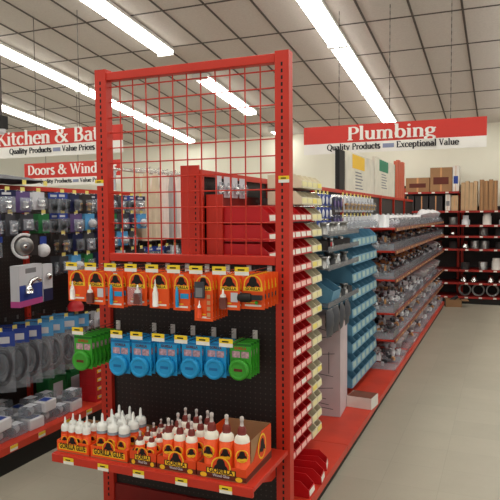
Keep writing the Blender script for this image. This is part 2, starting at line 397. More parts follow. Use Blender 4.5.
# dark dome camera on a pole at the left edge
b = B(); b.tube([(-3.94, 4, cz(4)-.01), (-3.94, 4, 2.35)], .014, 'tbar'); b.box(-3.98, -3.9, 3.96, 4.04, 2.24, 2.35, 'black')
o = tag(obj('ceiling_camera', b), 'dark ceiling-hung camera on a pole at the left edge of the photo', 'camera')
b = B(); b.lathe([(.001, 2.19), (.028, 2.2), (.04, 2.22), (.04, 2.24)], 'pvc', (-3.94, 4, 0)); obj('dome', b, o)

# ================================================================== ENDCAP
YB = 2.585            # pegboard face
b = B()
b.box(-1.845, -.945, YB, YB+.02, .12, 1.272, 'peg_x')
endcap = tag(obj('endcap_fixture', b), 'tall red steel endcap frame with wire grid top and dark pegboard', 'display rack')
def slots(b, x, yf, z0, z1, step=.0254*1.0, w=.006, h=.013):
    z = z0
    while z < z1: b.box(x-w/2, x+w/2, yf-.0006, yf+.001, z, z+h, 'ink'); z += step
for xa, xb in ((-1.902, -1.837), (-.942, -.876)):
    b = B(); b.box(xa, xb, 2.56, 2.612, 0, 2.228 if xa < -1.5 else 2.22, 'red'); mid = (xa+xb)/2
    slots(b, mid, 2.56, .05, 2.16, .0292, .009, .017); obj('upright', b, endcap, bevel=.003)
b = B(); b.box(-1.845, -.945, 2.565, 2.61, 2.172, 2.212, 'red'); obj('top_beam', b, endcap, bevel=.003)
b = B(); b.box(-1.845, -.945, 2.563, 2.61, 1.272, 1.312, 'red'); obj('lower_rail', b, endcap, bevel=.003)
b = B()
for i in range(1, 12):
    x = -1.845+.9*i/12; b.tube([(x, 2.585, 1.31), (x, 2.585, 2.17)], .0034, 'red', 6)
for i in range(1, 12):
    z = 1.312+.853*i/11.3; b.tube([(-1.846, 2.59, z), (-.944, 2.59, z)], .0034, 'red', 6)
obj('wire_grid', b, endcap)
b = B(); b.box(-1.845, -.945, 2.57, 2.6, 0, .12, 'red_dark'); obj('base_panel', b, endcap)

PT = None
def price_tag_geo(b, x, y, z, w=.062, h=.036, yel=.55):
    b.box(x-w/2, x+w/2, y-.001, y, z-h*(1-yel), z+h*yel, 'label_yellow') if False else None
    b.box(x-w/2, x+w/2, y-.0015, y, z, z+h*yel, 'label_yellow'); b.box(x-w/2, x+w/2, y-.0015, y, z-h*(1-yel), z-.0001, 'label_white')
    b.box(x-w*.28, x+w*.2, y-.002, y-.0015, z+h*.12, z+h*.3, 'ink')
for x, z, wh in ((-1.885, 1.665, 'left'), (-.9, 1.655, 'right')):
    b = B(); price_tag_geo(b, x, 2.558, z, .05, .03); tag(obj('shelf_tag', b), f'small yellow price tag stuck on the {wh} endcap upright', 'price tag', 'endcap tags')

# scan hooks on the endcap
def hook_mesh(length, tagw=.062):
    b = B()
    b.box(-.011, .011, -.006, 0, -.028, .018, 'nozzle')
    b.tube([(0, -.006, 0), (0, -length, 0)], .0022, 'chrome', 6)
    b.tube([(0, -.006, .014), (0, -length-.01, .014), (0, -length-.012, .02)], .0016, 'chrome', 6)
    o = obj('hanging_peg_hook', b)
    b = B(); price_tag_geo(b, 0, -length-.013, .02, tagw, .034); obj('price_tag', b, o)
    return o
HOOK = Proto(hook_mesh(.31), 'hook')
row1 = [-1.83, -1.725, -1.618, -1.51, -1.402, -1.295, -1.188, -1.08, -.978]
row2 = [-1.805, -1.592, -1.487, -1.376, -1.264, -1.159, -1.052]
Z1, Z2 = 1.252, .95
for i, x in enumerate(row1): HOOK.put((x, YB-.0009, Z1-.002), 0, f'chrome peg hook with yellow price tag, {ORD[i]} from the left in the upper endcap row', 'upper row hooks on the endcap')
for i, x in enumerate(row2): HOOK.put((x, YB-.0006, Z2), 0, f'chrome peg hook with yellow price tag, {ORD[i]} from the left in the lower endcap row', 'lower row hooks on the endcap')

# ---- emblem: a dark rounded blot in a yellow arch
BLOT = [(-.62, -.42), (-.5, -.12), (-.36, .0), (-.3, .28), (-.16, .46), (.16, .46), (.3, .28), (.36, .0), (.5, -.12), (.62, -.42), (.28, -.3), (.12, -.42), (-.12, -.42), (-.28, -.3)]
def emblem(b, cx, y, z, r, arch='yellow', fill='orange_deep'):
    base = [(cx-r, z-r*.35), (cx+r, z-r*.35)]
    b.prism(arc(cx, z, r, r*1.0, 0, 180, 12)+base, 1, y-.0008, y, arch)
    b.prism(arc(cx, z, r*.87, r*.87, 0, 180, 12)+[(cx-r*.87, z-r*.3), (cx+r*.87, z-r*.3)], 1, y-.0011, y-.0008, fill)
    bl = [(cx+u*r*1.25, z+r*.24+v*r*1.2) for u, v in BLOT]
    b.prism(bl, 1, y-.0016, y-.0011, 'ink')
def card_base(w, h, words='GORILLA'):
    """orange card hanging below z=0, its face towards -Y"""
    b = B()
    b.box(-w/2, w/2, -.001, .001, -h, -.003, 'orange')
    b.box(-w*.12, w*.12, -.0016, -.001, -.012, -.007, 'card_white')
    emblem(b, 0, -.001, -.045, w*.40)
    b.box(-w*.42, w*.42, -.0022, -.001, -.072, -.055, 'yellow')
    b.text(words, .0165, 'ink', face_at(0, -.0024, -.069, min(1, w*.78/text_geo(words, .0165, .03)[2]), 1), .03)
    b.box(-w*.36, w*.36, -.0016, -.001, -h+.012, -h+.02, 'label_white')
    b.box(-w*.3, w*.1, -.0016, -.001, -h+.026, -h+.031, 'yellow')
    return b
def small_bottle(b, x, z0, h, r, body='orange_deep', cap='cap_white', y=-.012):
    b.lathe([(r, z0), (r, z0+h*.5), (r*.8, z0+h*.58)], body, (x, y, 0), 10); b.lathe([(r*.7, z0+h*.58), (r*.7, z0+h*.68), (r*.3, z0+h*.75), (r*.14, z0+h)], cap, (x, y, 0), 10)
PK = []
def pk(o): PK.append(Proto(o, 'glue pack')); return o
# 0 two-piece pack with white tube
o = pk(obj('hanging_glue_pack', card_base(.104, .145))); b = B(); small_bottle(b, -.02, -.135, .085, .012, 'cap_white', 'cap_white'); obj('glue_tube', b, o)
# 1 wide bottle pack
o = pk(obj('hanging_glue_pack', card_base(.1, .15))); b = B(); small_bottle(b, .012, -.14, .085, .019, 'brown_print', 'cap_white', -.016); obj('glue_bottle', b, o); b = B(); b.pillow(.08, .08, .028, 'film', -.065, M=Matrix.Translation((0, -.021, 0))); obj('blister', b, o)
# 2 blue pen
o = pk(obj('hanging_glue_pack', card_base(.085, .165))); b = B()
b.lathe([(.006, -.15), (.008, -.14), (.008, -.09), (.003, -.06)], 'tape_blue', (-.018, -.01, 0), 10); obj('glue_pen', b, o)
b = B(); b.box(-.005, .035, -.004, -.0023, -.112, -.09, 'tape_blue'); obj('blue_panel', b, o)
# 3 tall white nozzle
o = pk(obj('hanging_glue_pack', card_base(.1, .16))); b = B(); small_bottle(b, -.012, -.15, .12, .013, 'cap_white', 'cap_white', -.014); obj('glue_bottle', b, o)
# 4 long pack with grey blister
o = pk(obj('hanging_glue_pack', card_base(.088, .205))); b = B(); b.box(-.036, .008, -.016, -.0024, -.105, -.035, 'grey_dark'); b.box(-.03, .002, -.017, -.016, -.1, -.06, 'grey'); obj('blister', b, o)
b = B(); small_bottle(b, -.015, -.19, .075, .011, 'orange_deep', 'cap_white'); obj('glue_bottle', b, o)
b = B(); b.box(.014, .036, -.003, -.0024, -.19, -.09, 'orange_deep'); [b.box(.017, .033, -.0036, -.003, -.185+.026*q, -.168+.026*q, 'tan') for q in range(4)]; obj('picture_strip', b, o)
# 5 brown bottle
o = pk(obj('hanging_glue_pack', card_base(.1, .155))); b = B(); small_bottle(b, -.022, -.148, .085, .018, 'brown_print', 'nozzle', -.016); obj('glue_bottle', b, o); b = B(); b.box(.008, .04, -.003, -.0024, -.12, -.08, 'card_white'); obj('picture_strip', b, o)
# 6 black clamp
o = pk(obj('hanging_glue_pack', card_base(.105, .15))); b = B()
b.lathe([(.016, -.052), (.02, -.04), (.02, .0), (.012, .01)], 'black', (0, 0, 0), 10, Matrix.Translation((-.03, -.014, -.1)) @ Matrix.Rotation(PI/2, 4, 'Y') @ Matrix.Translation((0, 0, .02)))
b.box(-.015, .045, -.022, -.006, -.108, -.088, 'rubber'); obj('applicator', b, o); b = B(); b.ball((.02, -.012, -.12), .008, 'tape_green', 8); obj('green_trigger', b, o)
names1 = ['orange glue pack with a small white tube', 'orange glue pack with a clear blister bottle', 'narrow orange glue pack with a blue pen', 'orange glue pack with a tall white nozzle', 'long orange glue pack with a grey blister', 'orange glue pack with a dark brown bottle', 'orange glue pack with a black clamp tool']
use1 = [0, 5, 2, 1, 3, 2, 4, 5, 6]
front1 = [2.30, 2.30, 2.30, 2.31, 2.32, 2.33, 2.33, 2.36, 2.38]
cnt1 = [5, 5, 6, 5, 5, 5, 6, 6, 5]
for i, x in enumerate(row1):
    for k in range(cnt1[i]):
        y = front1[i]+k*(.042 if use1[i] in (1, 5, 6) else .03)
        if y > 2.555: break
        where = f'front of the {ORD[i]} upper hook' if k == 0 else f'{ORD[k]} behind the front, {ORD[i]} upper hook'
        PK[use1[i]].put((x, y, Z1-.003), random.uniform(-.012, .012), f'{names1[use1[i]]}, {where}', 'orange glue packs on the endcap hooks')

# tape packs
def tape(col, dark, inner):
    b = B(); w, h = .1, .158
    b.box(-w/2, w/2, -.001, .001, -h, -.003, col); b.box(-w/2, w/2, -.0016, -.001, -.018, -.008, dark)
    b.text('GORILLA', .017, 'card_red' if col == 'tape_green' else 'brown_print', face_at(0, -.002, -.034, .85, 1), .03)
    b.box(-.04, -.002, -.0018, -.001, -.07, -.042, 'photo_print'); b.box(.004, .04, -.0018, -.001, -.07, -.042, 'photo_print')
    o = obj('hanging_tape_pack', b)
    b = B(); M = Matrix.Translation((-.002, -.0015, -.12))
    b.lathe([(.030, 0), (.046, 0), (.046, -.021), (.042, -.025), (.032, -.0255), (.030, -.022)], col, (0, 0, 0), 22, M, 1)
    r = obj('tape_roll', b, o)
    b = B(); b.lathe([(.001, -.0035), (.0305, -.0035), (.0305, -.0215), (.001, -.022)], dark, (0, 0, 0), 20, M, 1)
    b.box(-.02, .02, -.0228, -.0221, -.006, .006, inner, M)
    obj('roll_label', b, r)
    return o
TB = Proto(tape('tape_blue', 'tape_blue_dark', 'tape_blue_dark'), 'tape'); TG = Proto(tape('tape_green', 'tape_green_dark', 'brown_print'), 'tape')
front2 = [2.30, 2.29, 2.30, 2.335, 2.36, 2.385, 2.41]; cnt2 = [7, 6, 6, 5, 5, 4, 4]
for i, x in enumerate(row2):
    P = TG if i in (0, 6) else TB
    cname = 'green' if i in (0, 6) else 'blue'
    for k in range(cnt2[i]):
        y = front2[i]+k*.032
        if y > 2.565: break
        where = f'front of the {ORD[i]} lower hook from the left' if k == 0 else f'{ORD[k]} behind the front, {ORD[i]} lower hook'
        P.put((x, y, Z2-.003), 0, f'{cname} carded tape roll, {where}', f'{cname} tape packs on the endcap')

# bottom shelf of the endcap
ZS = .435
b = B(); b.box(-1.865, -.885, 2.15, 2.555, ZS-.02, ZS, 'red')
b.box(-1.865, -.885, 2.135, 2.15, ZS-.038, ZS-.001, 'red')
shelf = tag(obj('endcap_shelf', b, bevel=.002), 'red steel endcap shelf carrying the open boxes of glue bottles', 'shelf')
for xs in (-1.835, -.947):
    b = B(); b.prism([(2.552, ZS-.022), (2.552, ZS-.13), (2.5, ZS-.13), (2.2, ZS-.022)], 0, xs, xs+.004, 'red'); obj('bracket', b, shelf)
for i, x in enumerate((-1.77, -1.585, -1.405, -1.2, -1.0)):
    b = B(); price_tag_geo(b, x, 2.134, ZS-.024, .055, .03); tag(obj('shelf_tag', b), f'yellow and white price tag, {ORD[i]} from the left on the endcap shelf lip', 'price tag', 'endcap tags')

def tray(x0, x1, y0, y1, hf, hb, kind):
    """open display box: low printed front, sides that rise to a tall back"""
    t = .004; b = B(); mid = (x0+x1)/2; c = 'orange' if kind == 'glue' else 'orange_deep'
    b.box(x0, x1, y0, y1, ZS+.0005, ZS+.004, 'cardboard')
    w = x1-x0
    b.box(x0, x1, y0, y0+t, ZS+.004, ZS+hf, c)
    b.box(x0+t, x1-t, y1-t, y1, ZS+.004, ZS+hb, 'cardboard')
    b.box(x0+t+.0003, x0+t+.001, y0+t, y1-t, ZS+.005, ZS+hf, 'cardboard'); b.box(x1-t-.001, x1-t-.0003, y0+t+.06, y1-t, ZS+.005, ZS+hb-.002, 'cardboard')
    prof = [(y0+t, ZS+.004), (y0+t, ZS+hf), (y0+(y1-y0)*.3, ZS+hf*1.08), (y0+(y1-y0)*.62, ZS+hb), (y1-t, ZS+hb), (y1-t, ZS+.004)]
    for xs in (x0, x1-t): b.prism(prof, 0, xs, xs+t, c)
    if kind == 'wood':
        for xs in (x0-.0006, x1): b.prism([(y0, ZS+.004), (y0, ZS+hf*.42), (y1, ZS+hf*.62), (y1, ZS+.004)], 0, xs, xs+.0006, 'brown_print')
        # the emblem printed on the right side
        yc = (y0+y1)/2+.03
        a = [(yc+(u), v) for u, v in arc(0, ZS+hb*.6, hb*.29, hb*.35, 0, 360, 16)]
        b.prism(a, 0, x1, x1+.0008, 'yellow'); a = [(yc+u, v) for u, v in arc(0, ZS+hb*.6, hb*.24, hb*.3, 0, 360, 14)]; b.prism(a, 0, x1+.0008, x1+.0012, 'orange_deep'); b.prism([(yc+u*hb*.38, ZS+hb*.62+v*hb*.42) for u, v in BLOT], 0, x1+.0012, x1+.0018, 'ink')
    o = obj('display_box', b)
    # front print
    b = B(); yf = y0-.0005
    if kind == 'glue':
        b.box(x0+w*.06, x1-w*.06, yf-.0008, yf, ZS+hf*.25, ZS+hf*.72, 'yellow')
        tw = text_geo('GORILLA GLUE', .03, .035)[2]; b.text('GORILLA GLUE', .03, 'ink', face_at(mid, yf-.0015, ZS+hf*.36, w*.82/tw, 1.15), .035)
        emblem(b, mid, yf, ZS+hf*.98, w*.17)
    else:
        b.box(x0, x1, yf-.0006, yf, ZS+.004, ZS+hf*.42, 'brown_print')
        emblem(b, mid, yf-.0006, ZS+hf*.92, w*.2)
        b.box(x0+w*.2, x1-w*.2, yf-.0022, yf-.0006, ZS+hf*.42, ZS+hf*.8, 'ink'); b.box(x0+w*.22, x1-w*.22, yf-.0026, yf-.0022, ZS+hf*.45, ZS+hf*.77, 'yellow')
        tw = text_geo('GORILLA', .03, .035)[2]; b.text('GORILLA', .03, 'ink', face_at(mid, yf-.003, ZS+hf*.5, w*.5/tw, .9), .035)
        tw = text_geo('Wood Glue', .02, .02)[2]; b.text('Wood Glue', .02, 'card_white', face_at(mid, yf-.0012, ZS+hf*.2, w*.34/tw, .8), .02)
        for s in (-1, 1): b.prism(arc(mid+s*w*.36, ZS+hf*.22, w*.07, .01, 0, 360, 12), 1, yf-.0012, yf-.0006, 'yellow')
    obj('printed_front', b, o)
    return o
TR = [(-1.858, -1.684, 2.165, 2.39, .052, .075, 'glue', 'leftmost orange display box of small white-capped glue bottles'),
      (-1.672, -1.482, 2.165, 2.42, .052, .08, 'glue', 'orange display box of tall white-capped bottles, second from the left'),
      (-1.468, -1.338, 2.165, 2.42, .06, .08, 'wood', 'small brown and orange display box of wood glue, middle of the shelf'),
      (-1.332, -1.15, 2.165, 2.44, .056, .085, 'wood', 'brown and orange display box of medium wood glue bottles, second from right'),
      (-1.144, -.925, 2.165, 2.45, .056, .155, 'wood', 'large brown and orange display box at the right end of the shelf')]
for t in TR: tag(tray(*t[:7]), t[7], 'display box', 'display boxes on the endcap shelf')

def glue_bottle(h, r, kind):
    b = B()
    bh = h*.62
    if kind == 'glue':
        b.lathe([(r*.9, 0), (r, .004), (r, bh*.85), (r*.9, bh*.97), (r*.6, bh)], 'orange_deep', n=16)
        o = obj('glue_bottle', b)
        b = B(); b.lathe([(r*1.02, bh*.1), (r*1.02, bh*.8)], 'orange', n=16)
        M = Matrix.Identity(4)
        c = bh*.55
        b.prism(arc(0, c, r*.74, r*.78, 0, 180, 10)+[(-r*.78, c-r*.5), (r*.78, c-r*.5)], 1, -r*1.04, -r*.6, 'yellow', M); b.prism(arc(0, c, r*.63, r*.66, 0, 180, 10)+[(-r*.63, c-r*.4), (r*.63, c-r*.4)], 1, -r*1.06, -r*.8, 'orange_deep', M)
        b.prism([(u*r*1.05, c+r*.1+v*r) for u, v in BLOT], 1, -r*1.09, -r*.9, 'ink', M); b.box(-r*.6, r*.6, -r*1.1, -r*.9, c-r*.75, c-r*.4, 'yellow')
        obj('label', b, o)
        b = B(); b.lathe([(r*.98, bh*.93), (r*1.0, bh*1.0), (r*1.0, bh*1.14), (r*.8, bh*1.24), (r*.28, bh*1.27), (r*.2, h*.96), (r*.12, h)], 'cap_white', n=16); obj('cap', b, o)
        if r > .024:
            b = B(); b.lathe([(r*1.03, bh*.86), (r*1.03, bh*.97)], 'grey_cap', n=16); obj('collar', b, o)
    else:
        bh = h*.7
        b.lathe([(r*.92, 0), (r, .004), (r, bh*.84), (r*.93, bh*.93), (r*.7, bh*.98), (r*.5, bh*1.02)], 'glue_white', n=16)
        o = obj('glue_bottle', b)
        b = B(); b.lathe([(r*1.02, bh*.06), (r*1.02, bh*.83)], 'orange', n=16); b.lathe([(r*1.03, bh*.06), (r*1.03, bh*.14)], 'brown_print', n=16)
        for q in (-.35, .35):
            M = Matrix.Rotation(q, 4, 'Z')
        M = Matrix.Identity(4)
        c = bh*.55
        b.prism(arc(0, c, r*.8, r*.84, 0, 360, 16), 1, -r*1.05, -r*.65, 'yellow', M); b.prism(arc(0, c, r*.69, r*.73, 0, 360, 16), 1, -r*1.07, -r*.8, 'orange_deep', M)
        b.prism([(u*r*1.1, c+r*.15+v*r*1.15) for u, v in BLOT], 1, -r*1.1, -r*.9, 'ink', M); b.box(-r*.62, r*.62, -r*1.11, -r*.9, c-r*.62, c-r*.3, 'yellow')
        obj('label', b, o)
        b = B(); b.lathe([(r*.58, bh*.99), (r*.58, bh*1.1), (r*.46, bh*1.17), (r*.3, bh*1.2)], 'brown_cap', n=14)
        c = obj('cap', b, o)
        b = B(); b.lathe([(r*.26, bh*1.19), (r*.2, h*.92), (r*.27, h*.925), (r*.27, h*.985), (r*.1, h)], 'cap_clear', n=10); obj('nozzle', b, c)
    return o
Z0 = ZS+.0045
def bottles(P, x0, x1, y0, nx, ny, dx, dy, desc, box):
    n = 0
    for j in range(ny):
        for i in range(nx):
            x = x0+i*dx+(j % 2)*.004; y = y0+j*dy
            P.put((x, y, Z0), random.uniform(-.3, .3)+.15, f'{desc}, {ORD[j]} row, {ORD[i]} from left, {box}', 'glue bottles in the display boxes')
g1 = Proto(glue_bottle(.148, .0185, 'glue'), 'bottle'); g2 = Proto(glue_bottle(.182, .0255, 'glue'), 'bottle')
w1 = Proto(glue_bottle(.135, .021, 'wood'), 'bottle'); w2 = Proto(glue_bottle(.205, .0255, 'wood'), 'bottle'); w3 = Proto(glue_bottle(.25, .0315, 'wood'), 'bottle')
bottles(g1, -1.833, 0, 2.194, 4, 2, .0396, .05, 'small white-capped glue bottle', 'the leftmost box')
bottles(g2, -1.64, 0, 2.21, 3, 3, .058, .065, 'tall white-capped glue bottle', 'the second box')
bottles(w1, -1.434, 0, 2.195, 2, 4, .058, .056, 'small brown-capped wood glue bottle', 'the middle box')
bottles(w2, -1.298, 0, 2.205, 3, 3, .055, .075, 'medium brown-capped wood glue bottle', 'the box right of the middle')
bottles(w3, -1.099, 0, 2.215, 3, 1, .068, .08, 'large white wood glue bottle with brown cap', 'the right-hand box')

# ================================================================== MAIN GONDOLA
SX = -1.38; BAY = .935; GY = 2.64
NB = 8
ZT = 1.72
DZ = .10
def gondola_bay(front, back, sy, top, deck, sgn=1):
    """one bay, local y 0..BAY, spine at x=0, base towards +x (front) and -x (back)"""
    b = B(); b.box(-.012, .012, .02, BAY-.02, .12, top-.03, 'peg_y')
    o = obj('gondola_bay', b)
    b = B(); b.box(-.035, .035, -.018, .018, 0, top, 'red'); 
    z = .1
    while z < top-.03: b.box(.0355, .036, -.003, .003, z, z+.013, 'ink'); z += .0508
    obj('upright', b, o)
    b = B(); b.box(-.03, .03, .0185, BAY-.0185, top-.03, top, 'red'); obj('top_rail', b, o)
    b = B(); b.box(.037, front, .002, BAY-.002, deck-.02, deck, 'deck_red'); b.box(front, front+.012, .002, BAY-.002, deck-.045, deck-.001, 'deck_red'); obj('base_deck', b, o)
    b = B(); b.box(.037, front-.006, .004, BAY-.004, 0, deck-.0205, 'kick'); obj('kick_plate', b, o)
    if back:
        b = B(); b.box(-back, -.037, .002, BAY-.002, deck-.02, deck, 'deck_red'); obj('rear_deck', b, o)
        b = B(); b.box(-back+.006, -.037, .004, BAY-.004, 0, deck-.0205, 'kick'); obj('rear_kick_plate', b, o)
    return o
GB = Proto(gondola_bay(.515, .5, 0, ZT, DZ), 'shelving')
for i in range(NB): GB.put((SX, GY+i*BAY, 0), 0, f'red and black gondola shelving bay, {ORD[i]} behind the endcap', 'bays of the main gondola')
b = B(); b.box(-.05, .05, -.008, 0, 0, ZT+.02, 'red'); slots(b, .03, -.008, 1.3, 1.7, .0254)
tag(obj('end_post', b, None, (SX-.02, GY-.019, 0)), 'wide red gondola end post seen through the wire grid', 'post')

# red and cream parts bins of the first bay
def parts_bin(D, W, Hh, lip, m, lab, lw=.84, lh=.86):
    t = .003; b = B()
    side = [(0, 0), (D, 0), (D*.985, lip), (D*.985-(Hh-lip)*1.1, Hh), (0, Hh)]
    for s in (-W/2, W/2-t): b.prism(side, 1, s, s+t, m)
    b.box(0, D-t, -W/2+t, W/2-t, 0, t, m); b.box(0, t, -W/2+t, W/2-t, t, Hh, m)
    b.prism([(D, 0), (D*.985, lip), (D*.985-t, lip), (D-t, 0)], 1, -W/2+t, W/2-t, m)
    o = obj('parts_bin', b)
    b = B(); e = .0006
    P = lambda v, o_: (D-(D*.015)*v/lip+o_, v)
    b.prism([P(lip*.2, e), P(lip*lh, e), P(lip*lh, e+.001), P(lip*.2, e+.001)], 1, -W/2*lw, W/2*lw, lab)
    obj('label', b, o)
    return o
b = B()
# wall-mounted steel rack that the bins stand on
b.box(-1.343, -1.335, 2.672, 3.53, .16, 1.60, 'red_dark')
b.box(-1.335, -1.25, 2.66, 2.672, .13, 1.60, 'red')
rack = tag(obj('bin_rack', b), 'red steel louvred rack behind the right endcap upright', 'rack')
NR = 15; PZ = .0912; ZR0 = .19
for r in range(NR+2):
    b = B(); z = ZR0+r*PZ-.004; b.box(-1.334, -1.075, 2.673 if r < NR else 3.16, 3.57, z-.002, z, 'red_dark'); obj('ledge', b, rack)
BR = Proto(parts_bin(.318, .096, .08, .040, 'bin_red', 'label_pink'), 'bin'); BR2 = Proto(parts_bin(.318, .096, .08, .040, 'bin_red', 'label_white'), 'bin')
BY = Proto(parts_bin(.20, .096, .074, .04, 'bin_clear_yellow', 'label_cream'), 'bin'); BY2 = Proto(parts_bin(.20, .096, .074, .04, 'bin_clear_yellow', 'tag_pale'), 'bin')
for r in range(NR+2):
    z = ZR0+r*PZ-.003; rn = NR+1-r
    for c in range(9):
        y = 2.725+c*.098
        if r >= NR and c < 5: continue
        if r < NR and c < 7:
            (BR if (r < 12 and (r*5+c*3) % 7) else BR2).put((-1.333, y, z), 0, f'red parts bin, {ORD[rn]} row from the top, {ORD[c]} from the endcap', 'red parts bins')
        else:
            (BY2 if (r*3+c) % 4 == 0 else BY).put((-1.21, y, z), 0, f'cream parts bin, {ORD[rn]} row from the top, {ORD[c]} from the endcap', 'cream parts bins')
# three loose red bins on the deck
for i, (x, y, rz) in enumerate(((-1.16, 2.86, .0), (-1.15, 3.0, .1), (-1.17, 3.14, .2))):
    BR2.put((x-.02, y, DZ+.0005), rz, f'loose red parts bin on the red deck, {ORD[i]} from the endcap', 'loose red bins on the deck')

# packs hanging on the upper spine seen through the grid
def blister(w, h, d, card, film='film', core=None):
    b = B(); b.box(-w/2, w/2, -.001, .001, -h, -.003, card); o = obj('hanging_blister_pack', b)
    b = B(); b.pillow(w*.86, h*.6, d, film, -h*.32, M=Matrix.Translation((0, -.004-d/2, 0))); obj('blister', b, o)
    if core:
        b = B(); core(b, w, h, d); obj('contents', b, o)
    return o
def core_chrome(b, w, h, d):
    b.lathe([(w*.2, -h*.8), (w*.26, -h*.7), (w*.16, -h*.6), (w*.24, -h*.5), (.001, -h*.46)], 'chrome', (0, -d*.4, 0), 10)
def core_dark(b, w, h, d):
    b.lathe([(w*.1, -h*.85), (w*.22, -h*.75), (w*.22, -h*.5), (w*.1, -h*.42)], 'rubber', (0, -d*.4, 0), 10); b.ball((w*.12, -d*.4, -h*.6), w*.12, 'steel', 8)
def core_brass(b, w, h, d):
    b.lathe([(w*.14, -h*.85), (w*.14, -h*.62), (w*.24, -h*.6), (w*.24, -h*.52), (w*.08, -h*.45)], 'brass', (0, -d*.4, 0), 8); b.box(-w*.3, w*.3, -d*.5, -d*.3, -h*.58, -h*.53, 'card_red')
def core_white(b, w, h, d): b.ball((0, -d*.45, -h*.62), w*.3, 'pvc', 12)
UP = Proto(blister(.07, .11, .03, 'card_white', core=core_chrome), 'pack')
for i in range(2):
    for j in range(4):
        UP.put((SX+.06+.05*i if False else -1.33+.004, 2.78+j*.1, 1.70-.0), PI/2, f'clear carded fitting high on the spine above the red bins, {ORD[j]} from the endcap', 'carded fittings above the red bins') if i == 0 else None

# ---- second bay: hanging packs, clear shelves, big blue bin, boxes
def hook_small(length=.2):
    b = B(); b.box(-.008, .008, -.004, 0, -.015, .012, 'steel'); b.tube([(0, -.004, 0), (0, -length, 0)], .002, 'chrome', 6)
    o = obj('hanging_peg_hook', b); b = B(); w = .036
    b.box(-w/2, w/2, -length-.003, -length-.001, -.004, .018, 'tag_pale'); b.box(-w/2, w/2, -length-.003, -length-.001, -.014, -.0041, 'label_white'); obj('price_tag', b, o)
    return o
HS = Proto(hook_small(.3), 'hook')
def px(): return SX+.0125
def square_pack(face, frame, w=.075, h=.075):
    b = B(); b.box(-w/2, w/2, -.001, .001, -h, -.003, frame); o = obj('hanging_washer_pack', b)
    b = B(); b.lathe([(w*.34, -.006), (w*.30, -.009), (.001, -.009)], face, (0, 0, -h*.55), 14, ax=1); obj('washer', b, o)
    return o
QB = Proto(square_pack('card_white', 'card_blue'), 'pack'); QP = Proto(square_pack('card_purple', 'card_navy', .07, .09), 'pack')
QR = Proto(blister(.085, .12, .035, 'card_white', core=core_brass), 'pack'); QG = Proto(blister(.09, .1, .04, 'card_white', 'film_thick', core_chrome), 'pack')
lx = -1.05
for r in range(3):
    for c in range(4):
        y = 3.62+c*.088; z = 1.63-r*.083
        HS.put((px(), y, z+.003), PI/2, f'peg hook with a small yellow tag, {ORD[r]} row, {ORD[c]} washer column', 'hooks of the middle bay')
        QB.put((lx, y, z), PI/2, f'square blue card with a pale washer, {ORD[r]} row, {ORD[c]} from the endcap', 'square washer packs')
for r in range(2):
    for c in range(3):
        y = 4.0+c*.085; z = 1.62-r*.12
        QP.put((lx, y, z), PI/2, f'dark purple washer card, {ORD[r]} row, {ORD[c]} after the blue ones', 'square washer packs')
for r in range(2):
    for c in range(9):
        y = 4.3+c*.122; z = 1.635-r*.15
        HS.put((px(), y, z+.003), PI/2, f'peg hook with a small yellow tag above the blue bins, {ORD[r]} row, {ORD[c]} column', 'hooks of the blue bin bay')
        for k in range(2):
            (QR if r == 0 else QG).put((lx-k*.06, y, z), PI/2, f'{"brass" if r == 0 else "chrome"} fitting card above blue bins, {ORD[r]} row, {ORD[c]} column, {"front" if k == 0 else "rear"}', 'carded fittings above the blue bins')

# clear shelves with grey fittings
def fitting(kind):
    b = B()
    if kind == 0: b.lathe([(.03, 0), (.03, .03), (.02, .034), (.02, .06), (.03, .064), (.03, .075)], 'steel', n=10)
    elif kind == 1: b.lathe([(.022, 0), (.024, .02), (.016, .05), (.02, .07), (.001, .072)], 'chrome', n=10)
    elif kind == 2: b.lathe([(.035, 0), (.035, .045), (.03, .05), (.001, .05)], 'rubber', n=10)
    else: b.box(-.03, .03, -.03, .03, 0, .055, 'darkbox'); b.box(.03, .031, -.02, .02, .01, .045, 'card_red')
    return obj('pipe_fitting', b)
FT = [Proto(fitting(k), 'fitting') for k in range(4)]
fname = ['dull steel pipe coupling', 'chrome tapered fitting', 'black rubber cap', 'small dark box with red label']
zsh = [1.375, 1.28, 1.165, .935]
for s, z in enumerate(zsh):
    b = B(); b.box(SX+.04, -.985, 3.60, 4.44, z-.006, z, 'acrylic_grey'); b.box(-.985, -.98, 3.60, 4.44, z-.012, z+.022, 'acrylic_grey')
    o = tag(obj('clear_shelf', b), f'narrow grey plastic shelf left of the blue bins, {ORD[s]} from the top', 'shelf', 'grey plastic shelves')
    if s == 3: continue
    for c in range(7):
        for d in range(2):
            k = [[0, 1, 0], [3, 3, 1], [0, 1, 2]][s][(c+d) % 3]
            FT[k].put((-1.03-d*.09, 3.645+c*.09, z+.0004), random.random(), f'{fname[k]} on the {ORD[s]} grey shelf, {ORD[c]} from the endcap, {"front" if d == 0 else "rear"}', 'fittings on the grey shelves')
def big_bin():
    D, W, Hh, lip, t, m = .34, .2, .135, .075, .005, 'bin_blue'
    b = B(); side = [(0, 0), (D*.95, 0), (D, lip), (D*.72, Hh), (.02, Hh), (0, Hh*.8)]
    for s in (-W/2, W/2-t): b.prism(side, 1, s, s+t, m)
    b.box(0, D*.95, -W/2+t, W/2-t, 0, t, m); b.box(0, t, -W/2+t, W/2-t, t, Hh*.8, m)
    b.prism([(D*.95, 0), (D, lip), (D-t, lip), (D*.95-t, 0)], 1, -W/2+t, W/2-t, m)
    b.box(D*.1, D*.7, -W/2-.004, -W/2, Hh-.012, Hh-.002, m)
    return obj('storage_bin', b)
tag(big_bin(), 'single large blue storage bin above the tall lilac box', 'bin').location = (-1.325, 3.83, .9354)
for o in [o for o in COL.objects if o.name.startswith('storage_bin')]: pass
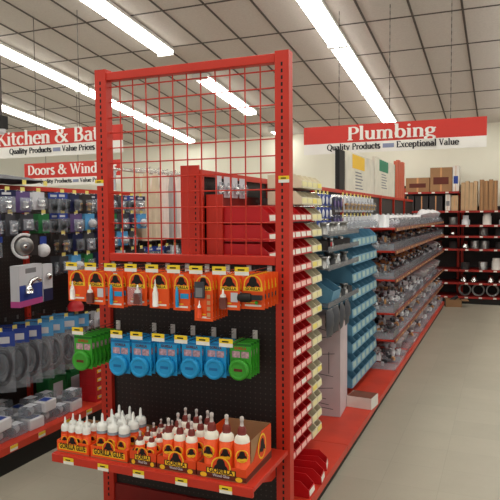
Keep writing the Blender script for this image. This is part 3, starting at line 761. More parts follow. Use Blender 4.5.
for i, y in enumerate((4.03, 4.13, 4.23, 4.33)):
    FT[2 if i % 2 else 0].put((-1.04, y, .9354), .3*i, f'{fname[2 if i % 2 else 0]} beside the large blue bin, {ORD[i]} from the bin', 'fittings on the grey shelves')
# dark bagged valves hanging over the lilac box
b = B(); b.pillow(.13, .17, .05, 'grey_dark', -.002); o = obj('hanging_valve_bag', b); b = B(); b.box(-.05, .05, -.002, .002, -.012, .0, 'grey'); obj('header', b, o)
VB = Proto(o, 'bag')
for i in range(4): VB.put((-.985, 3.64+i*.15 if i < 3 else 4.09, .915), PI/2+random.uniform(-.1, .1), f'dark grey bagged valve hanging under the lowest grey shelf, {ORD[i]} from the endcap', 'bagged valves')
# tall lilac carton on the deck
b = B(); M = Matrix.Translation((-1.02, 4.05, DZ+.0005)) @ Matrix.Rotation(math.radians(4), 4, 'Z')
b.box(-.30, 0, 0, .28, 0, .70, 'lilac', M)
o = tag(obj('tall_carton', b), 'tall pale lilac carton with line drawings standing on the red deck', 'box')
b = B()
def ln(x0, z0, x1, z1, w=.004):
    dx, dz = x1-x0, z1-z0; l = math.hypot(dx, dz); nx, nz = -dz/l*w/2, dx/l*w/2
    b.prism([(x0+nx, z0+nz), (x1+nx, z1+nz), (x1-nx, z1-nz), (x0-nx, z0-nz)], 1, -.0012, 0, 'grey_dark', M)
for seg in ((-.27, .18, -.05, .2), (-.25, .14, -.1, .12), (-.22, .1, -.08, .08), (-.26, .42, -.04, .44), (-.26, .40, -.26, .30), (-.15, .46, -.15, .34), (-.08, .45, -.08, .3), (-.2, .3, -.05, .28), (-.24, .05, -.18, .08), (-.14, .06, -.05, .05), (-.28, .52, -.06, .56), (-.24, .6, -.2, .66), (-.18, .62, -.1, .6)): ln(*seg)
b.prism(arc(-.17, .34, .02, .025, 0, 360, 14), 1, -.0012, 0, 'grey_dark', M); obj('printed_drawing', b, o)
# low white carton
b = B(); M = Matrix.Translation((-1.035, 4.30, DZ+.0005)) @ Matrix.Rotation(math.radians(-6), 4, 'Z')
b.box(0, .185, -.0, .16, 0, .08, 'box_white', M); o = tag(obj('low_carton', b), 'low open white carton on the deck beside the tall lilac carton', 'box')
b = B(); b.box(.004, .181, .004, .156, .0802, .0815, 'shelf_tan', M); obj('lid', b, o)

# ---- blue bins
b = B(); b.box(SX+.02, SX+.028, 4.56, 5.41, .15, 1.44, 'steel')
br = tag(obj('bin_rail', b), 'grey steel louvre panel behind the rows of blue bins', 'rack')
BBN = Proto(parts_bin(.305, .156, .122, .066, 'bin_blue', 'bin_label_green', .6), 'bin')
zb = [1.25-.1335*i for i in range(9)]
for r, z in enumerate(zb):
    b = B(); b.box(SX+.03, -1.12, 4.56, 5.41, z-.0045, z-.001, 'steel'); obj('louvre', b, br)
    for c in range(6): BBN.put((SX+.038, 4.57+c*.158, z-.0005), 0, f'blue parts bin with pale label, {ORD[r]} row from the top, {ORD[c]} from the endcap', 'blue parts bins')

# ---- red shelves with clear trays
def red_shelf():
    b = B(); b.box(0, .46, .003, BAY-.003, -.016, 0, 'red'); o = obj('gondola_shelf', b)
    b = B(); b.box(.46, .47, .003, BAY-.003, -.03, .004, 'shelf_tan')
    for i in range(7): b.box(.4702, .4712, .05+i*.122, .12+i*.122, -.024, -.004, 'ticket' if i % 3 else 'tan')
    obj('ticket_strip', b, o)
    b = B(); b.prism([(0, -.017), (.3, -.017), (0, -.09)], 1, .006, .01, 'red'); obj('bracket', b, o)
    return o
RS = Proto(red_shelf(), 'shelf')
zrs = [1.375, 1.172, .916, .614, .375]
bays = [GY+BAY*i for i in range(3, 8)]
def heap(n, W, D, h, pal, s0=.02, s1=.045):
    b = B()
    for i in range(n):
        x = random.uniform(.03, D-.03); y = random.uniform(-W/2+.03, W/2-.03); z = random.uniform(.04, h)
        s = random.uniform(s0, s1); m = random.choice(pal)
        M = Matrix.Translation((x, y, z)) @ Matrix.Rotation(random.uniform(0, PI), 4, random.choice('XYZ'))
        k = i % 3
        if k == 0: b.lathe([(s*.5, -s*.6), (s*.5, s*.1), (s*.62, s*.12), (s*.62, s*.6)], m, (0, 0, 0), 8, M)
        elif k == 1: b.tube([(-s*.7, 0, 0), (0, 0, 0), (s*.2, 0, s*.2), (s*.2, 0, s*.8)], s*.35, m, 7, M=M)
        else: b.box(-s*.7, s*.7, -s*.5, s*.5, -s*.25, s*.25, m, M)
    return b
def clear_tray(pal, h=.09, n=34, front=.075):
    D, W, t = .447, .285, .003; b = B()
    b.box(0, D, -W/2, W/2, 0, t, 'acrylic'); b.box(D-t, D, -W/2, W/2, t, front, 'acrylic_grey' if front > .05 else 'acrylic')
    for s in (-W/2, W/2-t): b.box(0, D-t, s, s+t, t, .06, 'acrylic')
    o = obj('clear_tray', b); h_ = obj('fittings', heap(n, W, D, h, pal), o); h_['kind'] = 'stuff'
    return o
T = [Proto(clear_tray(p, h), 'tray') for p, h in ((['pvc', 'pvc', 'grey', 'card_white'], .10), (['grey', 'grey_dark', 'steel', 'grey', 'beige', 'tan'], .075), (['grey_dark', 'steel', 'grey', 'card_white', 'tan', 'card_white'], .10), (['card_white', 'steel', 'film_bag', 'beige', 'tan'], .11), (['grey_dark', 'steel', 'film_bag', 'grey', 'pvc', 'card_white'], .11))]
T += [Proto(clear_tray(['film_bag', 'pvc', 'card_white', 'grey', 'film_bag'], .12, 36, .03), 'tray'), Proto(clear_tray(['steel', 'film_bag', 'grey_dark', 'film_bag', 'chrome', 'tan'], .11, 36, .03), 'tray')]
tn = ['white plastic', 'dark rubber', 'dark metal', 'pale mixed', 'bagged metal', 'bagged white', 'bagged silver']
BAGS = [(0, 0, 0), (0, 3, 1), (0, 4, 0), (0, 4, 2), (3, 2, 2), (3, 3, 0), (3, 3, 2), (3, 4, 1), (4, 1, 2), (4, 2, 1), (4, 3, 0), (4, 3, 2), (5, 0, 2), (5, 1, 0), (5, 1, 2), (5, 2, 1), (5, 3, 0), (2, 4, 1), (3, 4, 2), (5, 4, 1)]
def empty_tray():
    D, W, t = .447, .285, .003; b = B()
    b.box(0, D, -W/2, W/2, 0, t, 'acrylic'); o = obj('clear_tray', b)
    b = B(); b.box(D-t, D, -W/2, W/2, t, .03, 'acrylic_grey'); obj('front_panel', b, o)
    return o
ET = Proto(empty_tray(), 'tray')
for s, z in enumerate(zrs):
    for i, y in enumerate(bays):
        RS.put((SX+.038, y, z), 0, f'red shelf with tan ticket strip, {ORD[s]} down, {ORD[i]} bay past the blue bins', 'red shelves of trays')
        for c in range(3):
            k = [[0, 0, 0], [3, 1, 1], [3, 2, 2], [3, 5, 4], [2, 6, 6]][s][c] if i == 0 else [[0, 0, 0], [1, 1, 2], [2, 4, 2], [4, 3, 5], [6, 5, 6]][s][(c+i) % 3]
            if (s, i, c) in BAGS:
                ET.put((SX+.045, y+.155+c*.3025, z+.0005), 0, f'tray holding {"canisters" if (s, i, c) == (0, 0, 0) else "a puffy bag"}, {ORD[s]} shelf, {ORD[i*3+c]} past the blue bins', 'clear trays on the red shelves'); continue
            T[k].put((SX+.045, y+.155+c*.3025, z+.0005), 0, f'tray of {tn[k]} fittings, {ORD[s]} shelf, {ORD[i*3+c]} past the blue bins', 'clear trays on the red shelves')
for i, y in enumerate(bays):
    for c in range(3):
        k = [6, 5, 6][(i+c) % 3]
        if (5, i, c) in BAGS:
            ET.put((SX+.06, y+.155+c*.3025, DZ+.0005), 0, f'base deck tray holding a puffy bag, {ORD[i*3+c]} past the blue bins', 'clear trays on the base deck'); continue
        T[k].put((SX+.06, y+.155+c*.3025, DZ+.0005), 0, f'base deck tray of {tn[k]} fittings, {ORD[i*3+c]} past the blue bins', 'clear trays on the base deck')
# plump plastic bags lying on the shelf fronts
def bag(w, h, d, m, inner):
    b = B(); b.pillow(w, h, d, m, h/2, jag=.3); o = obj('plastic_bag', b)
    b2 = B()
    for i in range(5): b2.ball((random.uniform(-w*.25, w*.25), 0, random.uniform(-h*.25, h*.2)), d*.3, inner, 7)
    obj('fittings', b2, o)['kind'] = 'stuff'
    return o
BG = Proto(bag(.25, .25, .13, 'film_bag', 'pvc'), 'bag')
for s, i, c in BAGS[1:]:
    z0 = zrs[s] if s < 5 else DZ
    BG.put((SX+.345, bays[i]+.155+c*.3025, z0+.105), (PI/2-.25, .05, PI/2), f'puffy bag of white fittings, {(["top", "second", "third", "fourth", "lowest"]+["deck"])[s]} shelf, {ORD[i*3+c]} past the blue bins', 'puffy bags of fittings')
# white cans on the top shelf
b = B(); b.lathe([(.04, 0), (.04, .1), (.036, .105), (.036, .112), (.001, .112)], 'pvc', n=16); CAN = Proto(obj('white_canister', b), 'canister')
for i, (x, y) in enumerate(((-1.0, 5.52), (-1.0, 5.61), (-1.09, 5.56))):
    CAN.put((x, y, 1.379), 0, f'white canister in the first top-shelf tray, {ORD[i]} past the blue bins', 'white canisters')

# ---- sample boards above the spine
def board(y0, y1, z0, z1, tagm, label, m='board', tz=.15):
    b = B(); b.box(SX-.015, SX+.015, y0, y1, z0, z1, m); o = tag(obj('sample_board', b, bevel=.002), label, 'display board', 'boards above the gondola')
    b = B(); b.box(SX+.0152, SX+.017, y0+(y1-y0)*.2, y0+(y1-y0)*.62, z1-tz, z1-.015, tagm); obj('header_panel', b, o)
    b = B()
    for i in range(6):
        z = z1-.19-i*.032; b.box(SX+.0152, SX+.0165, y0+(y1-y0)*.3, y0+(y1-y0)*(.5+.03*(i % 3)), z, z+.012, 'grey')
    obj('printed_lines', b, o)
    b = B(); b.box(SX-.016, SX+.016, y0, y0+.03, z0-.0005, z0, 'black'); b.box(SX-.017, SX+.017, y1-.02, y1, z0, z1+.004, 'teal' if tagm == 'teal' else 'box_white'); obj('edge_strip', b, o)
board(5.62, 6.95, ZT+.0006, 2.10, 'yellow', 'white sample board with yellow header standing above the gondola')
board(7.0, 8.4, ZT+.0006, 2.16, 'teal', 'white sample board with green header standing above the gondola')
b = B(); b.box(SX-.02, SX+.02, 5.36, 5.56, ZT, 2.08, 'black'); tag(obj('black_post', b), 'black upright panel at the near edge of the white sample boards', 'post')
b = B()
for i in range(4): b.box(SX-.02, SX+.02, 8.5+i*.19, 8.66+i*.19, ZT, 2.22+.03*(i % 2), 'coral')
tag(obj('coral_boards', b), 'coral red slatted board at the far end of the sample boards', 'display board')

# ================================================================== BACK WALL SHELVING
YW = 10.62; XL, XM, XR = -1.66, -.68, .35
b = B(); b.box(XL, XM, 11.2, 11.22, .1, 2.0, 'peg_x'); bk = tag(obj('wall_shelving', b), 'left bay of dark red-edged shelving against the back wall', 'shelving', 'back wall shelving bays')
for x in (XL, XM-.06): bb = B(); bb.box(x, x+.04, 11.14, 11.2, 0, 1.95, 'red'); obj('upright', bb, bk)
b = B(); b.box(XL, XM-.002, YW+.03, 11.2, 0, .1, 'kick'); obj('base', b, bk)
b = B(); b.box(XM, XR, 11.2, 11.22, .1, 1.62, 'peg_x'); bk = tag(obj('wall_shelving', b), 'right bay of dark red-edged shelving against the back wall', 'shelving', 'back wall shelving bays')
for x in (XM+.005, XR-.04): bb = B(); bb.box(x, x+.04, 11.14, 11.2, 0, 1.6, 'red'); obj('upright', bb, bk)
b = B(); b.box(XM, XR, YW+.03, 11.2, 0, .1, 'kick'); obj('base', b, bk)
def wshelf(x0, x1, z, label):
    b = B(); b.box(x0, x1, YW+.01, 11.13, z-.02, z, 'red_dark'); b.box(x0, x1, YW, YW+.01, z-.032, z, 'edge_red'); o = tag(obj('wall_shelf', b), label, 'shelf', 'back wall shelves')
    n = int((x1-x0)/.22)
    for i in range(n):
        b = B(); b.box(x0+.1+i*.22, x0+.15+i*.22, YW-.001, YW-.0002, z-.03, z-.006, 'label_white'); obj('price_ticket', b, o)
zL = [1.865, 1.545, 1.31, 1.13, .915, .57, .355, .125]
for i, z in enumerate(zL): wshelf(XL+.002, XM-.004, z, f'dark shelf with red edge in the left back bay, {ORD[i]} from the top')
for i, z in enumerate(zL[1:]): wshelf(XM+.004, XR, z, f'dark shelf with red edge in the right back bay, {ORD[i]} from the top')
def carton(x0, x1, z, h, m, label, y0=10.66, d=.35, lean=0, flap=None, pr=None):
    b = B(); M = Matrix.Translation((x0, y0, z+.0005)) @ Matrix.Rotation(lean, 4, 'Y'); w = x1-x0
    if lean: M = M @ Matrix.Translation((-w, 0, 0))
    b.box(0, w, 0, d, 0, h, m, M); o = tag(obj('carton', b, bevel=.003), label, 'box', 'cartons on the back shelves')
    b = B(); b.box(w*.46, w*.54, -.001, 0, 0, h, 'tan', M); b.box(0, w, -.001, d, h, h+.001, pr or 'cardboard_light', M); obj('packing_tape', b, o)
    if flap:
        b = B(); b.box(w*.15, w*.85, -.0016, -.001, h*.3, h*.6, flap, M); obj('print', b, o)
z = zL[0]
carton(-1.55, -1.16, z, .24, 'cardboard', 'wide brown carton on the top back shelf, left', flap='brown_print')
carton(-1.15, -.80, z, .40, 'cardboard', 'taller brown carton with printed ring on the top back shelf', flap='brown_print')
carton(-.79, -.69, z, .42, 'box_white', 'narrow white carton on the top back shelf, right of the brown ones', flap='card_blue')
z = zL[1]
for i in range(3): carton(-1.62+i*.23, -1.41+i*.23, z, .25, 'darkbox', f'dark storage carton on the second back shelf, {ORD[i]} from the left', pr='darkbox')
carton(-.90, -.82, z, .27, 'box_white', 'white carton at the right end of the second back shelf', flap='grey')
carton(-.81, -.70, z, .25, 'cardboard_light', 'small tan carton at the right end of the second back shelf')
for i in range(4): carton(-.655+.064*i, -.595+.064*i, z, .46+.02*(i % 2), 'cardboard_light', f'upright tan carton in the near group of tall ones, {ORD[i]} from the left', d=.3)
for i in range(4): carton(-.37+.07*i, -.305+.07*i, z, .50-.02*(i % 2), 'cardboard', f'upright brown carton in the far group of tall ones, {ORD[i]} from the left', d=.3)
carton(.06, .14, z, .42, 'cardboard', 'leaning brown carton at the right edge of the back shelf', d=.3, lean=.3)
carton(.18, .26, z, .42, 'cardboard_light', 'leaning tan carton at the far right of the back shelf', d=.3, lean=.28)
def duct(kind):
    b = B()
    if kind == 0: b.lathe([(.065, 0), (.065, .08), (.048, .09), (.048, .155), (.001, .155)], 'pvc', n=16)
    elif kind == 1: b.lathe([(.07, 0), (.07, .125), (.066, .13), (.001, .13)], 'steel', n=16)
    elif kind == 2: b.lathe([(.072, 0), (.068, .03), (.045, .06), (.042, .12), (.001, .12)], 'chrome', n=16)
    elif kind == 3: b.lathe([(.068, 0), (.068, .11), (.001, .11)], 'darkbox', n=16)
    else: b.lathe([(.068, 0), (.068, .14), (.058, .15), (.058, .19), (.001, .19)], 'box_white', n=16)
    return obj('duct_fitting', b)
DF = [Proto(duct(k), 'fitting') for k in range(5)]
dn = ['white stepped duct fitting', 'dull steel duct collar', 'flared silver duct boot', 'dark duct collar', 'tall white duct cap']
items = [(2, [(-.58, 0), (-.25, 4), (.0, 0), (.2, 4)]), (3, [(-.3, 1), (-.05, 3), (.15, 3)]), (4, [(-.58, 2), (-.43, 1), (-.28, 1), (-.05, 3), (.12, 3)]),
         (5, [(-.58, 3), (-.3, 1), (-.1, 4), (.05, 4), (.24, 1)]), (6, [(-.6, 2), (-.44, 2), (-.18, 2), (-.02, 2)]),
         ]
for si, lst in items:
    for n, (x, k) in enumerate(lst):
        DF[k].put((x, 10.75, zL[si]+.0005), 0, f'{dn[k]} on the {ORD[si-1]} right back shelf, {ORD[n]} from the left', 'duct fittings on the back shelves')
for si in (2, 3, 4):
    for n, x in enumerate((-1.5, -1.25, -1.0, -.78)):
        k = (si+n) % 4 or 3; DF[k].put((x, 10.78, zL[si]+.0005), 0, f'{dn[k]} on the {ORD[si]} left back shelf, {ORD[n]} from the left', 'duct fittings on the back shelves')
b = B(); b.tube([(.095*math.cos(2*PI*i/24), 0, .105+.095*math.sin(2*PI*i/24)) for i in range(24)], .009, 'steel', 8, True)
b.tube([(.085*math.cos(2*PI*i/24), .02, .105+.085*math.sin(2*PI*i/24)) for i in range(24)], .009, 'steel', 8, True); CO = Proto(obj('hose_coil', b), 'coil')
for n, x in enumerate((-.58, -.37, -.15, 0.07, .275)): CO.put((x, 10.7, zL[7]+.0005), .2*(n % 3-1), f'grey hose coil standing on the lowest back shelf, {ORD[n]} from the left', 'hose coils')
# open carton on the floor at the far end of the gondola
b = B()
for a in ((0, .004, 0, .2), (.246, .25, 0, .2)): b.box(a[0], a[1], a[2], a[3], 0, .12, 'darkbox')
b.box(0, .25, 0, .004, 0, .12, 'cardboard'); b.box(0, .25, .196, .2, 0, .12, 'cardboard'); b.box(0, .25, 0, .2, 0, .004, 'cardboard')
o = tag(obj('open_carton', b, None, (-.84, 10.17, .0005), .2), 'small open carton on the floor at the far end of the gondola', 'box')
b = B(); b.box(.25, .36, 0, .2, .10, .104, 'cardboard', Matrix.Rotation(0, 4, 'Y')); b.tube([(.05, .1, .06), (.2, .12, .16)], .03, 'rubber'); obj('flap', b, o)

# ================================================================== LEFT GONDOLA
LX = -3.08; LY = 3.3-2*BAY
LB = Proto(gondola_bay(.428, 0, 0, 1.71, .165), 'shelving')
for i in range(6): LB.put((LX, LY+i*BAY, 0), 0, f'red framed pegboard bay of the left aisle, {ORD[i]} from the left edge', 'bays of the left gondola')
for i in range(12):
    b = B(); b.box(LX+.4405, LX+.442, -.03, .03, .127, .160, 'label_white'); b.box(LX+.442, LX+.4425, -.03, .03, .142, .160, 'label_yellow')
    tag(obj('shelf_tag', b, None, (0, 2.0+i*.235, 0)), f'price tag on the left gondola base lip, {ORD[i]} from the left', 'price tag', 'tags on the left base lip')

def bagpack(w, h, d, head, core, film='film'):
    b = B(); b.box(-w/2, w/2, -.0025, .0025, -h*.28, 0, head); b.box(-w*.35, w*.2, -.0032, -.0025, -h*.2, -h*.09, 'card_white')
    o = obj('hanging_bag', b); b = B(); b.pillow(w, h*.74, d, film, -h*.26, jag=.3); obj('clear_bag', b, o)
    b = B(); core(b, w, h, d*.2); obj('contents', b, o)
    return o
LPK = []
def lp(o, cat, desc): LPK.append((Proto(o, cat), desc))
lp(bagpack(.11, .13, .04, 'card_navy', core_chrome, 'film_thick'), 'bag', 'clear bag of chrome trim with navy header')           # 0
lp(bagpack(.10, .13, .04, 'card_blue', core_dark), 'bag', 'clear bag of dark parts with blue header')              # 1
lp(blister(.10, .13, .05, 'card_white', core=core_chrome), 'pack', 'white carded chrome fitting')                   # 2
lp(blister(.085, .12, .04, 'card_navy', core=core_dark), 'pack', 'navy carded dark valve')                          # 3
lp(blister(.09, .125, .04, 'darkbox', core=core_brass), 'pack', 'dark carded brass valve')                          # 4
lp(blister(.10, .12, .05, 'card_sky', core=core_white), 'pack', 'sky blue carded white knob')                       # 5
lp(blister(.09, .12, .05, 'card_green', core=core_dark), 'pack', 'green carded dark fitting')                       # 6
lp(blister(.10, .12, .045, 'card_purple', 'film_thick', core_chrome), 'pack', 'purple carded bright fitting')       # 7
lp(blister(.085, .125, .04, 'grey_dark', 'film_thick', core_chrome), 'pack', 'grey carded silver fitting')          # 8
LPK[1][0]; LH = Proto(hook_small(.29), 'hook')
zr = [1.66, 1.52, 1.38, 1.23, 1.07]
FX = LX+.315
skip = set()
special = {}
seqs = [[0, 1, 8, 7, 0, 7, 3, 1, 2, 8, 0, 4], [5, 3, 1, 8, 2, 3, 7, 4, 3, 6, 1, 8], [3, 8, 1, 4, 5, 2, 3, 1, 6, 8, 7, 3], [4, 1, 6, 3, 8, 2, 5, 3, 1, 0, 4, 2], [8, 3, 2, 4, 0, 6, 3, 1, 2, 7, 5, 8]]
SP = []                                    # (row, y0, y1) kept free for big packs
SP += [(2, 2.88, 3.22), (3, 2.80, 3.24), (4, 2.80, 3.5)]
n_in = 0
for r, z in enumerate(zr):
    y = 2.56+.03*r; c = 0
    while y < 6.6:
        k = seqs[r][(c*5+r) % 12] if c % 3 else seqs[r][c % 12]
        if y > 4.33 and r < 3: break
        u = ((y-LY)/BAY) % 1
        if u < .045: y += .05-u*BAY
        elif u > .955: y += (1-u)*BAY+.05
        if any(s == r and a-.05 < y < e+.05 for s, a, e in SP): y += .13; c += 1; continue
        P, d = LPK[k]
        rowname = ['top', 'second', 'third', 'fourth', 'fifth'][r]
        LH.put((LX+.0125, y, z+.004), PI/2, f'peg hook with yellow tag on the left gondola, {rowname} row, {ORD[c]} from the left', 'hooks of the left gondola')
        for q in range(2):
            (lambda o_: setattr(o_, 'scale', (random.uniform(.9, 1.2), random.uniform(.9, 1.2), random.uniform(.85, 1.12))))(P.put((FX-.01-q*.07, y, z), PI/2-.12+random.uniform(-.22, .22), f'{d}, {rowname} left row, {ORD[c]} hook, {"front" if q == 0 else "rear"}', 'packs on the left gondola'))
        c += 1; y += .128+.012*((c+r) % 3)
# big chrome shower head and white ball (row 3)
b = B(); b.box(-.1, .1, -.002, .002, -.15, 0, 'darkbox'); o = obj('hanging_hand_shower', b)
b = B(); M = Matrix.Translation((-.01, -.03, -.08)); b.lathe([(.001, -.02), (.05, -.02), (.068, -.008), (.07, .008), (.05, .02), (.02, .03)], 'steel', (0, 0, 0), 24, M, 1); b.lathe([(.001, -.022), (.034, -.022), (.034, -.019)], 'grey', (0, 0, 0), 20, M, 1); b.lathe([(.001, -.026), (.014, -.025), (.016, -.022)], 'chrome', (0, 0, 0), 14, M, 1); obj('spray_face', b, o)
b = B(); b.tube([(-.01+.085*math.cos(a), -.036, -.08+.085*math.sin(a)) for a in [PI*.35+PI*1.25*i/16 for i in range(17)]], .011, 'pvc', 8); obj('hose', b, o)
tag(o, 'large round chrome shower head with white hose on the third row, left', 'shower head').location = (FX-.0, 2.97, 1.385); o.rotation_euler = (0, 0, PI/4+.25); o.scale = (.85, .85, .85)
b = B(); b.box(-.03, .03, -.001, .001, -.05, 0, 'card_blue'); o = obj('hanging_float', b); b = B(); b.ball((0, -.0, -.09), .044, 'pvc', 16); obj('float_ball', b, o)
tag(o, 'white toilet float ball hanging beside the chrome shower head', 'float').location = (FX, 3.14, 1.37); o.rotation_euler = (0, 0, PI/2)
# faucet pack
b = B(); b.box(-.13, .13, -.03, .03, -.25, 0, 'card_white'); b.box(-.13, .13, -.0306, -.03, -.25, -.12, 'card_blue'); b.box(-.131, .131, -.0312, .0306, -.252, -.215, 'card_pink'); b.box(-.06, .06, -.0306, -.03, -.05, -.02, 'grey')
o = obj('hanging_faucet_box', b); b = B(); b.tube([(-.05, -.04, -.15), (-.03, -.05, -.1), (.02, -.055, -.085), (.06, -.055, -.10)], .014, 'chrome', 10); b.lathe([(.03, -.17), (.03, -.15), (.018, -.12)], 'chrome', (-.05, -.04, 0), 12); obj('faucet', b, o)
tag(o, 'white blue and pink boxed chrome faucet below the shower head', 'faucet pack').location = (FX+.02, 2.96, 1.20); o.rotation_euler = (0, 0, PI/2+.2)
b = B(); b.box(-.05, .05, -.02, .02, -.24, 0, 'card_white'); b.box(-.05, .05, -.0206, -.02, -.24, -.16, 'card_navy'); o = obj('hanging_tap_box', b); b = B(); b.ball((0, -.025, -.08), .025, 'chrome', 10); obj('handle', b, o)
tag(o, 'narrow white tap pack right of the boxed chrome faucet', 'faucet pack').location = (FX, 3.15, 1.19); o.rotation_euler = (0, 0, PI/2+.1)
# hose bags
def hose_bag(head, hose):
    b = B(); w, h = .15, .37
    b.box(-w/2, w/2, -.003, .003, -.09, 0, head); b.box(-w*.3, w*.3, -.0036, -.003, -.07, -.03, 'card_white'); o = obj('hanging_hose_bag', b)
    b = B(); b.pillow(w, h-.07, .05, 'film', -.07, jag=.4); obj('clear_bag', b, o)
    b = B()
    for q in range(3):
        b.tube([((.046+.006*q)*math.cos(2*PI*i/20), -.012+.012*q, -.21+(.09+.012*q)*math.sin(2*PI*i/20)) for i in range(20)], .009, hose, 7, True)
    obj('hose', b, o)
    return o
HB = Proto(hose_bag('card_sky', 'grey'), 'bag'); HB2 = Proto(hose_bag('card_blue', 'grey_dark'), 'bag')
ys = [2.62, 2.76, 2.88, 2.99, 3.10, 3.21, 3.36, 3.47]
for i, y in enumerate(ys):
    LH.put((LX+.0125, y, .815), PI/2, f'peg hook of the clear hose bags, {ORD[i]} from the left', 'hooks of the left gondola')
    for q in range(2):
        (HB if i > 3 else HB2).put((FX-.0-q*.13, y, .81), PI/4+random.uniform(-.06, .06), f'bag of coiled hose, {"sky blue" if i > 3 else "blue"} header, {ORD[i]} from left, {"front" if q == 0 else "rear"}', 'bags of coiled hose')
# red plunger, mixed packs on the right part of the lower rows
b = B(); b.lathe([(.055, -.2), (.058, -.17), (.04, -.14), (.018, -.13)], 'card_red', n=14); b.lathe([(.012, -.13), (.012, -.01), (.001, 0)], 'brown_cap', n=10)
tag(obj('hanging_plunger', b), 'red rubber plunger hanging right of the faucet packs', 'plunger').location = (FX, 3.45, 1.04)
y = 3.58; c = 0
while y < 6.5:
    u = ((y-LY)/BAY) % 1
    if u < .045: y += .05-u*BAY
    elif u > .955: y += (1-u)*BAY+.05
    k = [8, 2, 4, 3, 0, 6][c % 6]; P, d = LPK[k]
    LH.put((LX+.0125, y, .794), PI/2, f'peg hook with yellow tag, lowest row right of the hose bags, {ORD[c]} from the bags', 'hooks of the left gondola')
    for q in range(2): P.put((FX-.01-q*.07, y, .79), PI/2+random.uniform(-.1, .1), f'{d}, {ORD[c]} hook after the hose bags, {"front" if q == 0 else "rear"}', 'packs on the left gondola')
    y += .14; c += 1

b = B(); b.pillow(.6, .2, .06, 'grey_dark', .10, 10, 7, .1, Matrix.Rotation(PI/2, 4, 'Z') @ Matrix.Rotation(PI/2, 4, 'X')); o = obj('long_bag', b, None, (LX+.06, 3.10, 1.741))
for q in (-.2, .05, .25):
    b = B(); b.box(.101, .103, q-.018, q+.018, -.03, .0, 'tag_pale'); obj('tag', b, o)
tag(o, 'long dark bag lying along the top of the left gondola', 'bag')
# goods on the left base deck
def clam(m, lab):
    b = B(); b.box(-.06, .06, -.045, .045, 0, .07, m); o = obj('clear_clamshell', b, bevel=.008)
    b = B(); b.ball((0, 0, .036), .026, 'pvc', 10); b.lathe([(.02, -.04), (.02, .04)], 'grey', (0, 0, .03), 8, None, 0); obj('fitting', b, o)
    b = B(); b.box(-.035, .035, -.03, .03, .0702, .0712, lab); obj('label', b, o)
    return o
CS = [Proto(clam('film_bag', 'card_blue'), 'pack'), Proto(clam('film_thick', 'card_white'), 'pack'), Proto(clam('film', 'card_white'), 'pack')]
n = 0
for lay in range(2):
    for i in range(10):
        for j in range(3):
            x = LX+.10+j*.12+random.uniform(-.008, .008); y = 2.3+i*.132+random.uniform(-.006, .006)
            if y > (3.2 if j == 0 else 3.44) or (lay and (i+j) % 3 == 0): continue
            z = .1655+lay*.0722
            k = (i*2+j+lay) % 3
            CS[k].put((x, y, z), PI/2*((i+j) % 2)*0+random.uniform(-.1, .1)+PI/2, f'clear clamshell, {"blue" if k == 0 else "white"} label, {["lower", "upper"][lay]} layer, {ORD[i]} from left, {["back", "middle", "front"][j]} file', 'clamshells on the left base deck')
# white tub lids seen among them
for i, (x, y) in enumerate(((-2.85, 3.33), (-2.83, 3.46))):
    pass
# green jug with red top, red cartons
b = B(); b.box(-.06, .06, -.09, .09, 0, .2, 'card_green'); b.prism([(-.06, .2), (.06, .2), (.03, .25), (-.03, .25)], 1, -.06, .06, 'card_green'); o = obj('jug', b, bevel=.01)
b = B(); b.lathe([(.03, .245), (.03, .285), (.001, .285)], 'card_red', n=14); obj('cap', b, o); b = B(); b.box(.0605, .061, -.05, .05, .05, .16, 'card_white'); obj('label', b, o)
J = Proto(o, 'jug')
for i, (x, y) in enumerate(((-2.966, 3.412), (-2.966, 3.602))): J.put((x, y, .1655), .01, f'green jug with red cap on the left base deck, {["left", "right"][i]} one', 'green jugs')
b = B(); b.box(-.07, .07, -.05, .05, 0, .062, 'card_red'); o = obj('red_carton', b); b = B(); b.box(.0702, .071, -.03, .03, .02, .045, 'yellow'); b.box(.071, .0715, -.018, .018, .026, .038, 'card_white'); obj('print', b, o)
RC = Proto(o, 'box')
for c in range(7):
    for q in range(4): RC.put((-2.745, 3.585+c*.104, .1655+q*.0625), 0, f'small red carton, {ORD[c]} stack from the green jugs, {ORD[q]} from the bottom', 'red cartons beside the green jugs')
for c in range(10):
    LPK[5][0]
    CS[c % 3].put((-2.76, 4.46+c*.14, .1655), PI/2, f'clear clamshell on the far base deck, {ORD[c]} past the red cartons', 'clamshells on the far base deck')

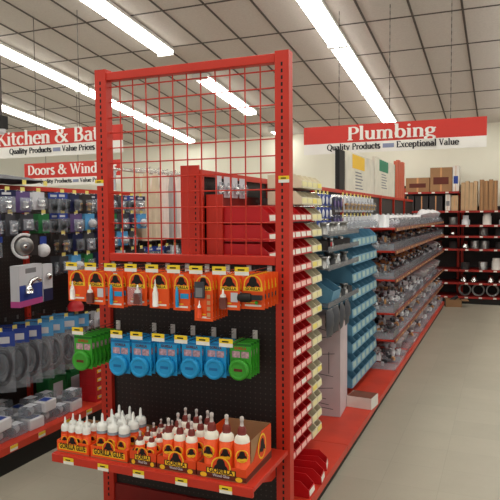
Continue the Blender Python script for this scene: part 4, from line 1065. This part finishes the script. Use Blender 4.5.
# shower curtains on chrome arms above the left gondola
b = B(); b.tube([(LX, 4.4, 1.72), (LX, 4.4, 1.90)], .012, 'chrome'); b.tube([(LX, 5.7, 1.72), (LX, 5.7, 1.90)], .012, 'chrome'); b.tube([(LX, 4.35, 1.90), (LX, 5.75, 1.90)], .012, 'chrome')
rk = tag(obj('curtain_rack', b), 'chrome rail above the left gondola carrying pale shower curtains', 'rack')
b = B()
for i in range(9): b.tube([(LX, 4.47+i*.145, 1.90), (LX+.3, 4.47+i*.145, 1.90), (LX+.31, 4.47+i*.145, 1.915)], .005, 'chrome', 6)
obj('arm', b, rk)
def curtain(m):
    b = B(); n = 12; w, h = .115, .58; vs = []; 
    for sgn in (-1, 1):
        for j in range(5):
            for i in range(n+1):
                u = i/n; v = j/4; ww = w*(.45+.55*min(1, v*3))
                vs.append(((u-.5)*ww, sgn*.018*(1-abs(2*u-1)**4)+.006*math.sin(u*14+v)*(.4+v), -.03-v*h))
    k = 5*(n+1); fs = [(s+j*(n+1)+i, s+j*(n+1)+i+1, s+(j+1)*(n+1)+i+1, s+(j+1)*(n+1)+i) for s in (0, k) for j in range(4) for i in range(n)]
    b.add(vs, fs, m, None, True); o = obj('hanging_shower_curtain', b)
    b = B(); b.tube([(0, 0, -.04), (0, 0, -.012)], .003, 'chrome', 6); b.tube([(-.03, 0, -.045), (0, 0, -.03), (.03, 0, -.045)], .004, 'chrome', 6); obj('hanger', b, o)
    return o
CU = [Proto(curtain('curtain'), 'shower curtain'), Proto(curtain('curtain_grey'), 'shower curtain'), Proto(curtain('beige'), 'shower curtain')]
cn = ['pale pink', 'light grey', 'beige']
pat = [2, 2, 0, 1, 0, 0, 1, 0, 2]
for i in range(9):
    for q in range(2): CU[pat[i]].put((LX+.27-q*.1, 4.47+i*.145, 1.895), PI/2-.25+random.uniform(-.1, .1), f'{cn[pat[i]]} packaged shower curtain on the {ORD[i]} chrome arm, {"front" if q == 0 else "rear"}', 'shower curtains')

for P in [HOOK, HS, LH, TB, TG, *PK, *[p for p, _ in LPK], *FT, *DF, *T, *CS, *CU, BY2, HB, HB2]: P.drop()

# ================================================================== CAMERA, WORLD
yaw, pitch, roll = math.radians(22.6), math.radians(-3.3), math.radians(.42)
fw = Vector((-math.sin(yaw)*math.cos(pitch), math.cos(yaw)*math.cos(pitch), math.sin(pitch)))
r0 = Vector((math.cos(yaw), math.sin(yaw), 0)); u0 = r0.cross(fw)
R = r0*math.cos(roll)-u0*math.sin(roll); U = u0*math.cos(roll)+r0*math.sin(roll)
cam = bpy.data.cameras.new('camera'); co = bpy.data.objects.new('camera', cam); COL.objects.link(co)
M = Matrix((R, U, -fw)).transposed().to_4x4(); M.translation = (0, 0, 1.5); co.matrix_world = M
cam.sensor_fit = 'HORIZONTAL'; cam.sensor_width = 36; cam.lens = 36*609/500; cam.clip_start = .05
S.camera = co
w = bpy.data.worlds.new('world'); S.world = w; w.use_nodes = True
w.node_tree.nodes['Background'].inputs[0].default_value = (.98, .99, .94, 1); w.node_tree.nodes['Background'].inputs[1].default_value = .5
S.view_settings.view_transform = 'Standard'; S.view_settings.look = 'None'; S.view_settings.gamma = 1; S.view_settings.exposure = .3
